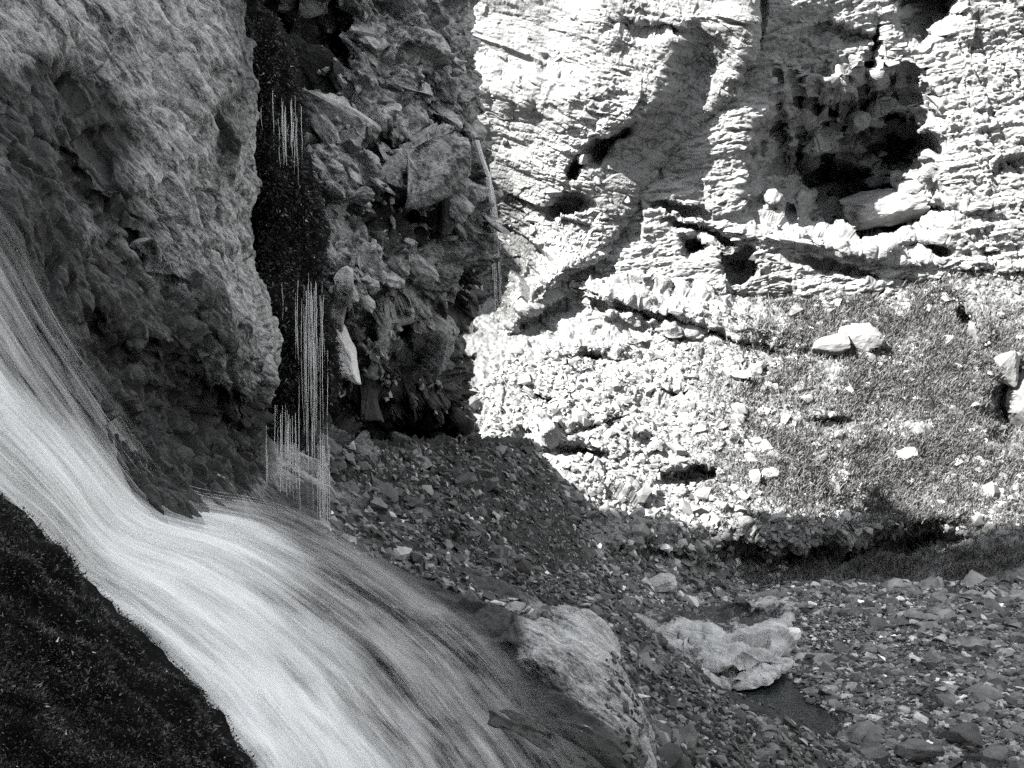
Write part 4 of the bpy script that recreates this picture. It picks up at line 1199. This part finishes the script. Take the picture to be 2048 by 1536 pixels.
def water_sheet(lift, bulge, seed, nt=26):
    rows = []
    ts = np.linspace(0, 1, nt)
    for (a, b) in flow:
        row = []
        for t in ts:
            px = a[0] + (b[0] - a[0]) * t; py = a[1] + (b[1] - a[1]) * t
            p = hit(B_slab, px, py)
            dd = float(pix(np.array(p))[2]) if p is not None else np.nan
            row.append((px, py, dd))
        rows.append(row)
    A = np.array(rows)
    d = A[..., 2]
    for r_ in range(d.shape[0]):
        g = ~np.isnan(d[r_])
        if g.any(): d[r_] = np.interp(ts, ts[g], d[r_][g])
    for r_ in range(d.shape[0]):
        if np.isnan(d[r_]).any(): d[r_] = d[min(r_ + 1, d.shape[0] - 1)] if not np.isnan(d[min(r_ + 1, d.shape[0] - 1)]).any() else d[r_ - 1]
    d = smooth(d, 2)
    A[..., 2] = d - lift - bulge * np.sin(np.pi * np.clip(ts * 1.35, 0, 1))[None, :]
    n_s, n_t = 330, 420
    sr = np.linspace(0, len(flow) - 1 - 1e-6, n_s); tt = np.linspace(0, nt - 1 - 1e-6, n_t)
    G = np.einsum('ri,ijk->rjk', cr_weights(len(flow), sr), A); G = np.einsum('cj,rjk->rck', cr_weights(nt, tt), G)
    s = Surf(); s.px, s.py, s.d = G[..., 0], G[..., 1], G[..., 2]
    D = np.array(dens_tab); tk = np.array([0, .12, .27, .42, .57, .72, .88, 1.0])
    Dr = cr_weights(len(flow), sr) @ D
    dens_ = np.stack([np.interp(np.linspace(0, 1, n_t), tk, row) for row in Dr])
    dens_ = np.clip(smooth(dens_, 12), 0, 1)
    s.P = U(s.px, s.py, s.d)
    T, Sg = np.meshgrid(np.linspace(0, 1, n_t), sr)
    # small ropes of water along the flow
    wid = np.linalg.norm(s.P[:, -1] - s.P[:, 0], axis=1)[:, None]
    q = np.stack([T * 22, Sg * 0.8, 0 * T + seed], -1).reshape(-1, 3)
    rope = fbm(q, 3, 140 + seed).reshape(T.shape)
    n = grid_normals(s.P); 
    if (n * (np.array([0, 0, CAMZ]) - s.P)).sum() < 0: n = -n
    s.P = s.P + n * (rope * 0.05)[..., None]
    s.dens = dens_; s.T = T; s.S = Sg; s.n = n
    return s
wf = bpy.data.objects.new("waterfall", None); COL.objects.link(wf)
wf.location = hit(B_slab, 300, 1150)
wf["label"] = "broad white waterfall rushing down the dark slab and fanning out below"; wf["category"] = "waterfall"
def wpart(name, me):
    o = bpy.data.objects.new(name, me); COL.objects.link(o); o.parent = wf
    o.matrix_parent_inverse = Matrix.Translation(-Vector(wf.location)); return o
s1 = water_sheet(0.30, 0.22, 1)
me = grid_mesh("water_sheet", s1, M_water, {"flow_u": s1.T, "flow_v": s1.S, "film": s1.dens * 0.97})
me.polygons.foreach_set("use_smooth", np.ones(len(me.polygons), bool)); wpart("water_sheet", me)
s2 = water_sheet(0.50, 0.40, 2)
me = grid_mesh("water_veil", s2, M_veil, {"flow_u": s2.T, "flow_v": s2.S, "film": np.clip(s2.dens * 0.8 - 0.16, 0, 1)})
me.polygons.foreach_set("use_smooth", np.ones(len(me.polygons), bool)); wpart("water_veil", me)

def ribbons(lines, width):
    """thin rounded strands along polylines (three-sided)"""
    V, F = [], []; off = 0
    for L_, w_ in zip(lines, width):
        v, f = tube(L_, [w_ * (0.25 + 0.75 * math.sin(math.pi * min(1, (i + .5) / len(L_)))) for i in range(len(L_))], 3)
        V.append(v); F += [tuple(x + off for x in q) for q in f]; off += len(v)
    return np.concatenate(V), F
r7 = np.random.default_rng(51)
lines, wd = [], []
for k in range(90):
    i0 = r7.integers(0, 260); ln = r7.integers(25, 90); j = r7.integers(10, 410)
    jj = j + r7.normal() * 3
    idx = np.arange(i0, min(i0 + ln, 329), 5)
    if len(idx) < 4: continue
    ss = s2 if r7.random() < .5 else s1
    dn = ss.dens[idx[len(idx) // 2], j]
    if dn < 0.12 or r7.random() > 0.9: continue
    off = r7.uniform(0.02, 0.10)
    lines.append([ss.P[i, j] + ss.n[i, j] * off for i in idx]); wd.append(r7.uniform(0.0015, 0.004))
V, F = ribbons(lines, wd)
me = tri_mesh("water_strands", V, F, M_strand); o = wpart("water_strands", me); o["kind"] = "stuff"

# ------------------------------------------------------------------ drips off the moss
def drips(specs, name, label, d, r, lean=0.0, rad=0.006):
    e = bpy.data.objects.new(name, None); COL.objects.link(e)
    x0, y0 = specs[0][0], specs[0][1]
    e.location = Vector(U(x0, y0, d)); e["label"] = label; e["category"] = "falling water"
    for (x, y1, y2) in specs:
        n = 14; dj = d + r.uniform(-0.25, 0.25); pts = []; bend = r.uniform(-1, 5); wob = r.uniform(0, 1.3); ph = r.uniform(0, 6)
        for k in range(n):
            t = k / (n - 1)
            pts.append(Vector(U(x + lean * t * (y2 - y1) + bend * t * t + wob * math.sin(ph + 7 * t) + r.normal() * 0.25, y1 + (y2 - y1) * t, dj)) - e.location)
        w_ = rad * r.uniform(0.6, 1.3)
        v, f = tube(pts, [w_ * (1 - .5 * abs(2 * (k / (n - 1)) - .7)) for k in range(n)], 5)
        me = tri_mesh("water_thread", v, f, M_thread, True); link("water_thread", me, parent=e)
r8 = np.random.default_rng(61)
sp = [(r8.normal(575, 10), 0, 0) for _ in range(20)]
sp = [(x, 190 + r8.uniform(0, 60) - (x - 575) * 0.3, 262 + r8.uniform(0, 75)) for x, _, _ in sp] + [(522, 215, 262), (546, 180, 300), (594, 235, 370), (590, 225, 350)]
drips(sp, "water_drips", "thin white water threads dripping off the top bulge of the moss column", 22.6, r8)
sp = [(r8.normal(622, 16), 560 + r8.uniform(0, 60), 700 + r8.uniform(0, 260)) for _ in range(30)] + [(565, 565, 640), (591, 585, 720), (617, 545, 800), (608, 570, 870), (655, 700, 960)]
drips(sp, "water_drips", "long thin water threads falling from the widest bulge of the moss column", 22.4, r8)
sp = [(r8.uniform(530, 660), 800 + r8.uniform(0, 110), 930 + r8.uniform(0, 190)) for _ in range(24)] + [(r8.normal(642, 6), 870 + r8.uniform(0, 30), 1000 + r8.uniform(0, 110)) for _ in range(14)] + [(r8.normal(572, 12), 820 + r8.uniform(0, 40), 960 + r8.uniform(0, 60)) for _ in range(12)]
drips(sp, "water_drips", "water threads falling from the foot of the moss column into the spray", 19.0, r8, rad=0.005)

# the little fall at the corner of the shaded cliff
e = bpy.data.objects.new("thin_waterfall", None); COL.objects.link(e)
e.location = Vector(U(955, 285, 37.0)); e["label"] = "thin white trickle falling down the corner between shaded and sunlit cliff"; e["category"] = "waterfall"
path = [(955, 280), (966, 320), (978, 355), (986, 395), (990, 440), (994, 500), (998, 560), (1000, 620)]
for k in range(22):
    dj = 32.9 + r8.uniform(-.25, .25); ox = r8.normal() * 2.0; sprd = r8.normal() * 6.0
    i0 = r8.integers(0, 3) if k > 7 else 0; i1 = r8.integers(5, 9)
    pts = [Vector(U(x + ox + sprd * max(0, i - 2) / 5, y, dj + 0.0)) - e.location for i, (x, y) in list(enumerate(path))[i0:i1]]
    v, f = tube(pts, [0.012 * (1 - .6 * i / len(pts)) for i in range(len(pts))], 5)
    me = tri_mesh("water_thread", v, f, M_thread, True); link("water_thread", me, parent=e)
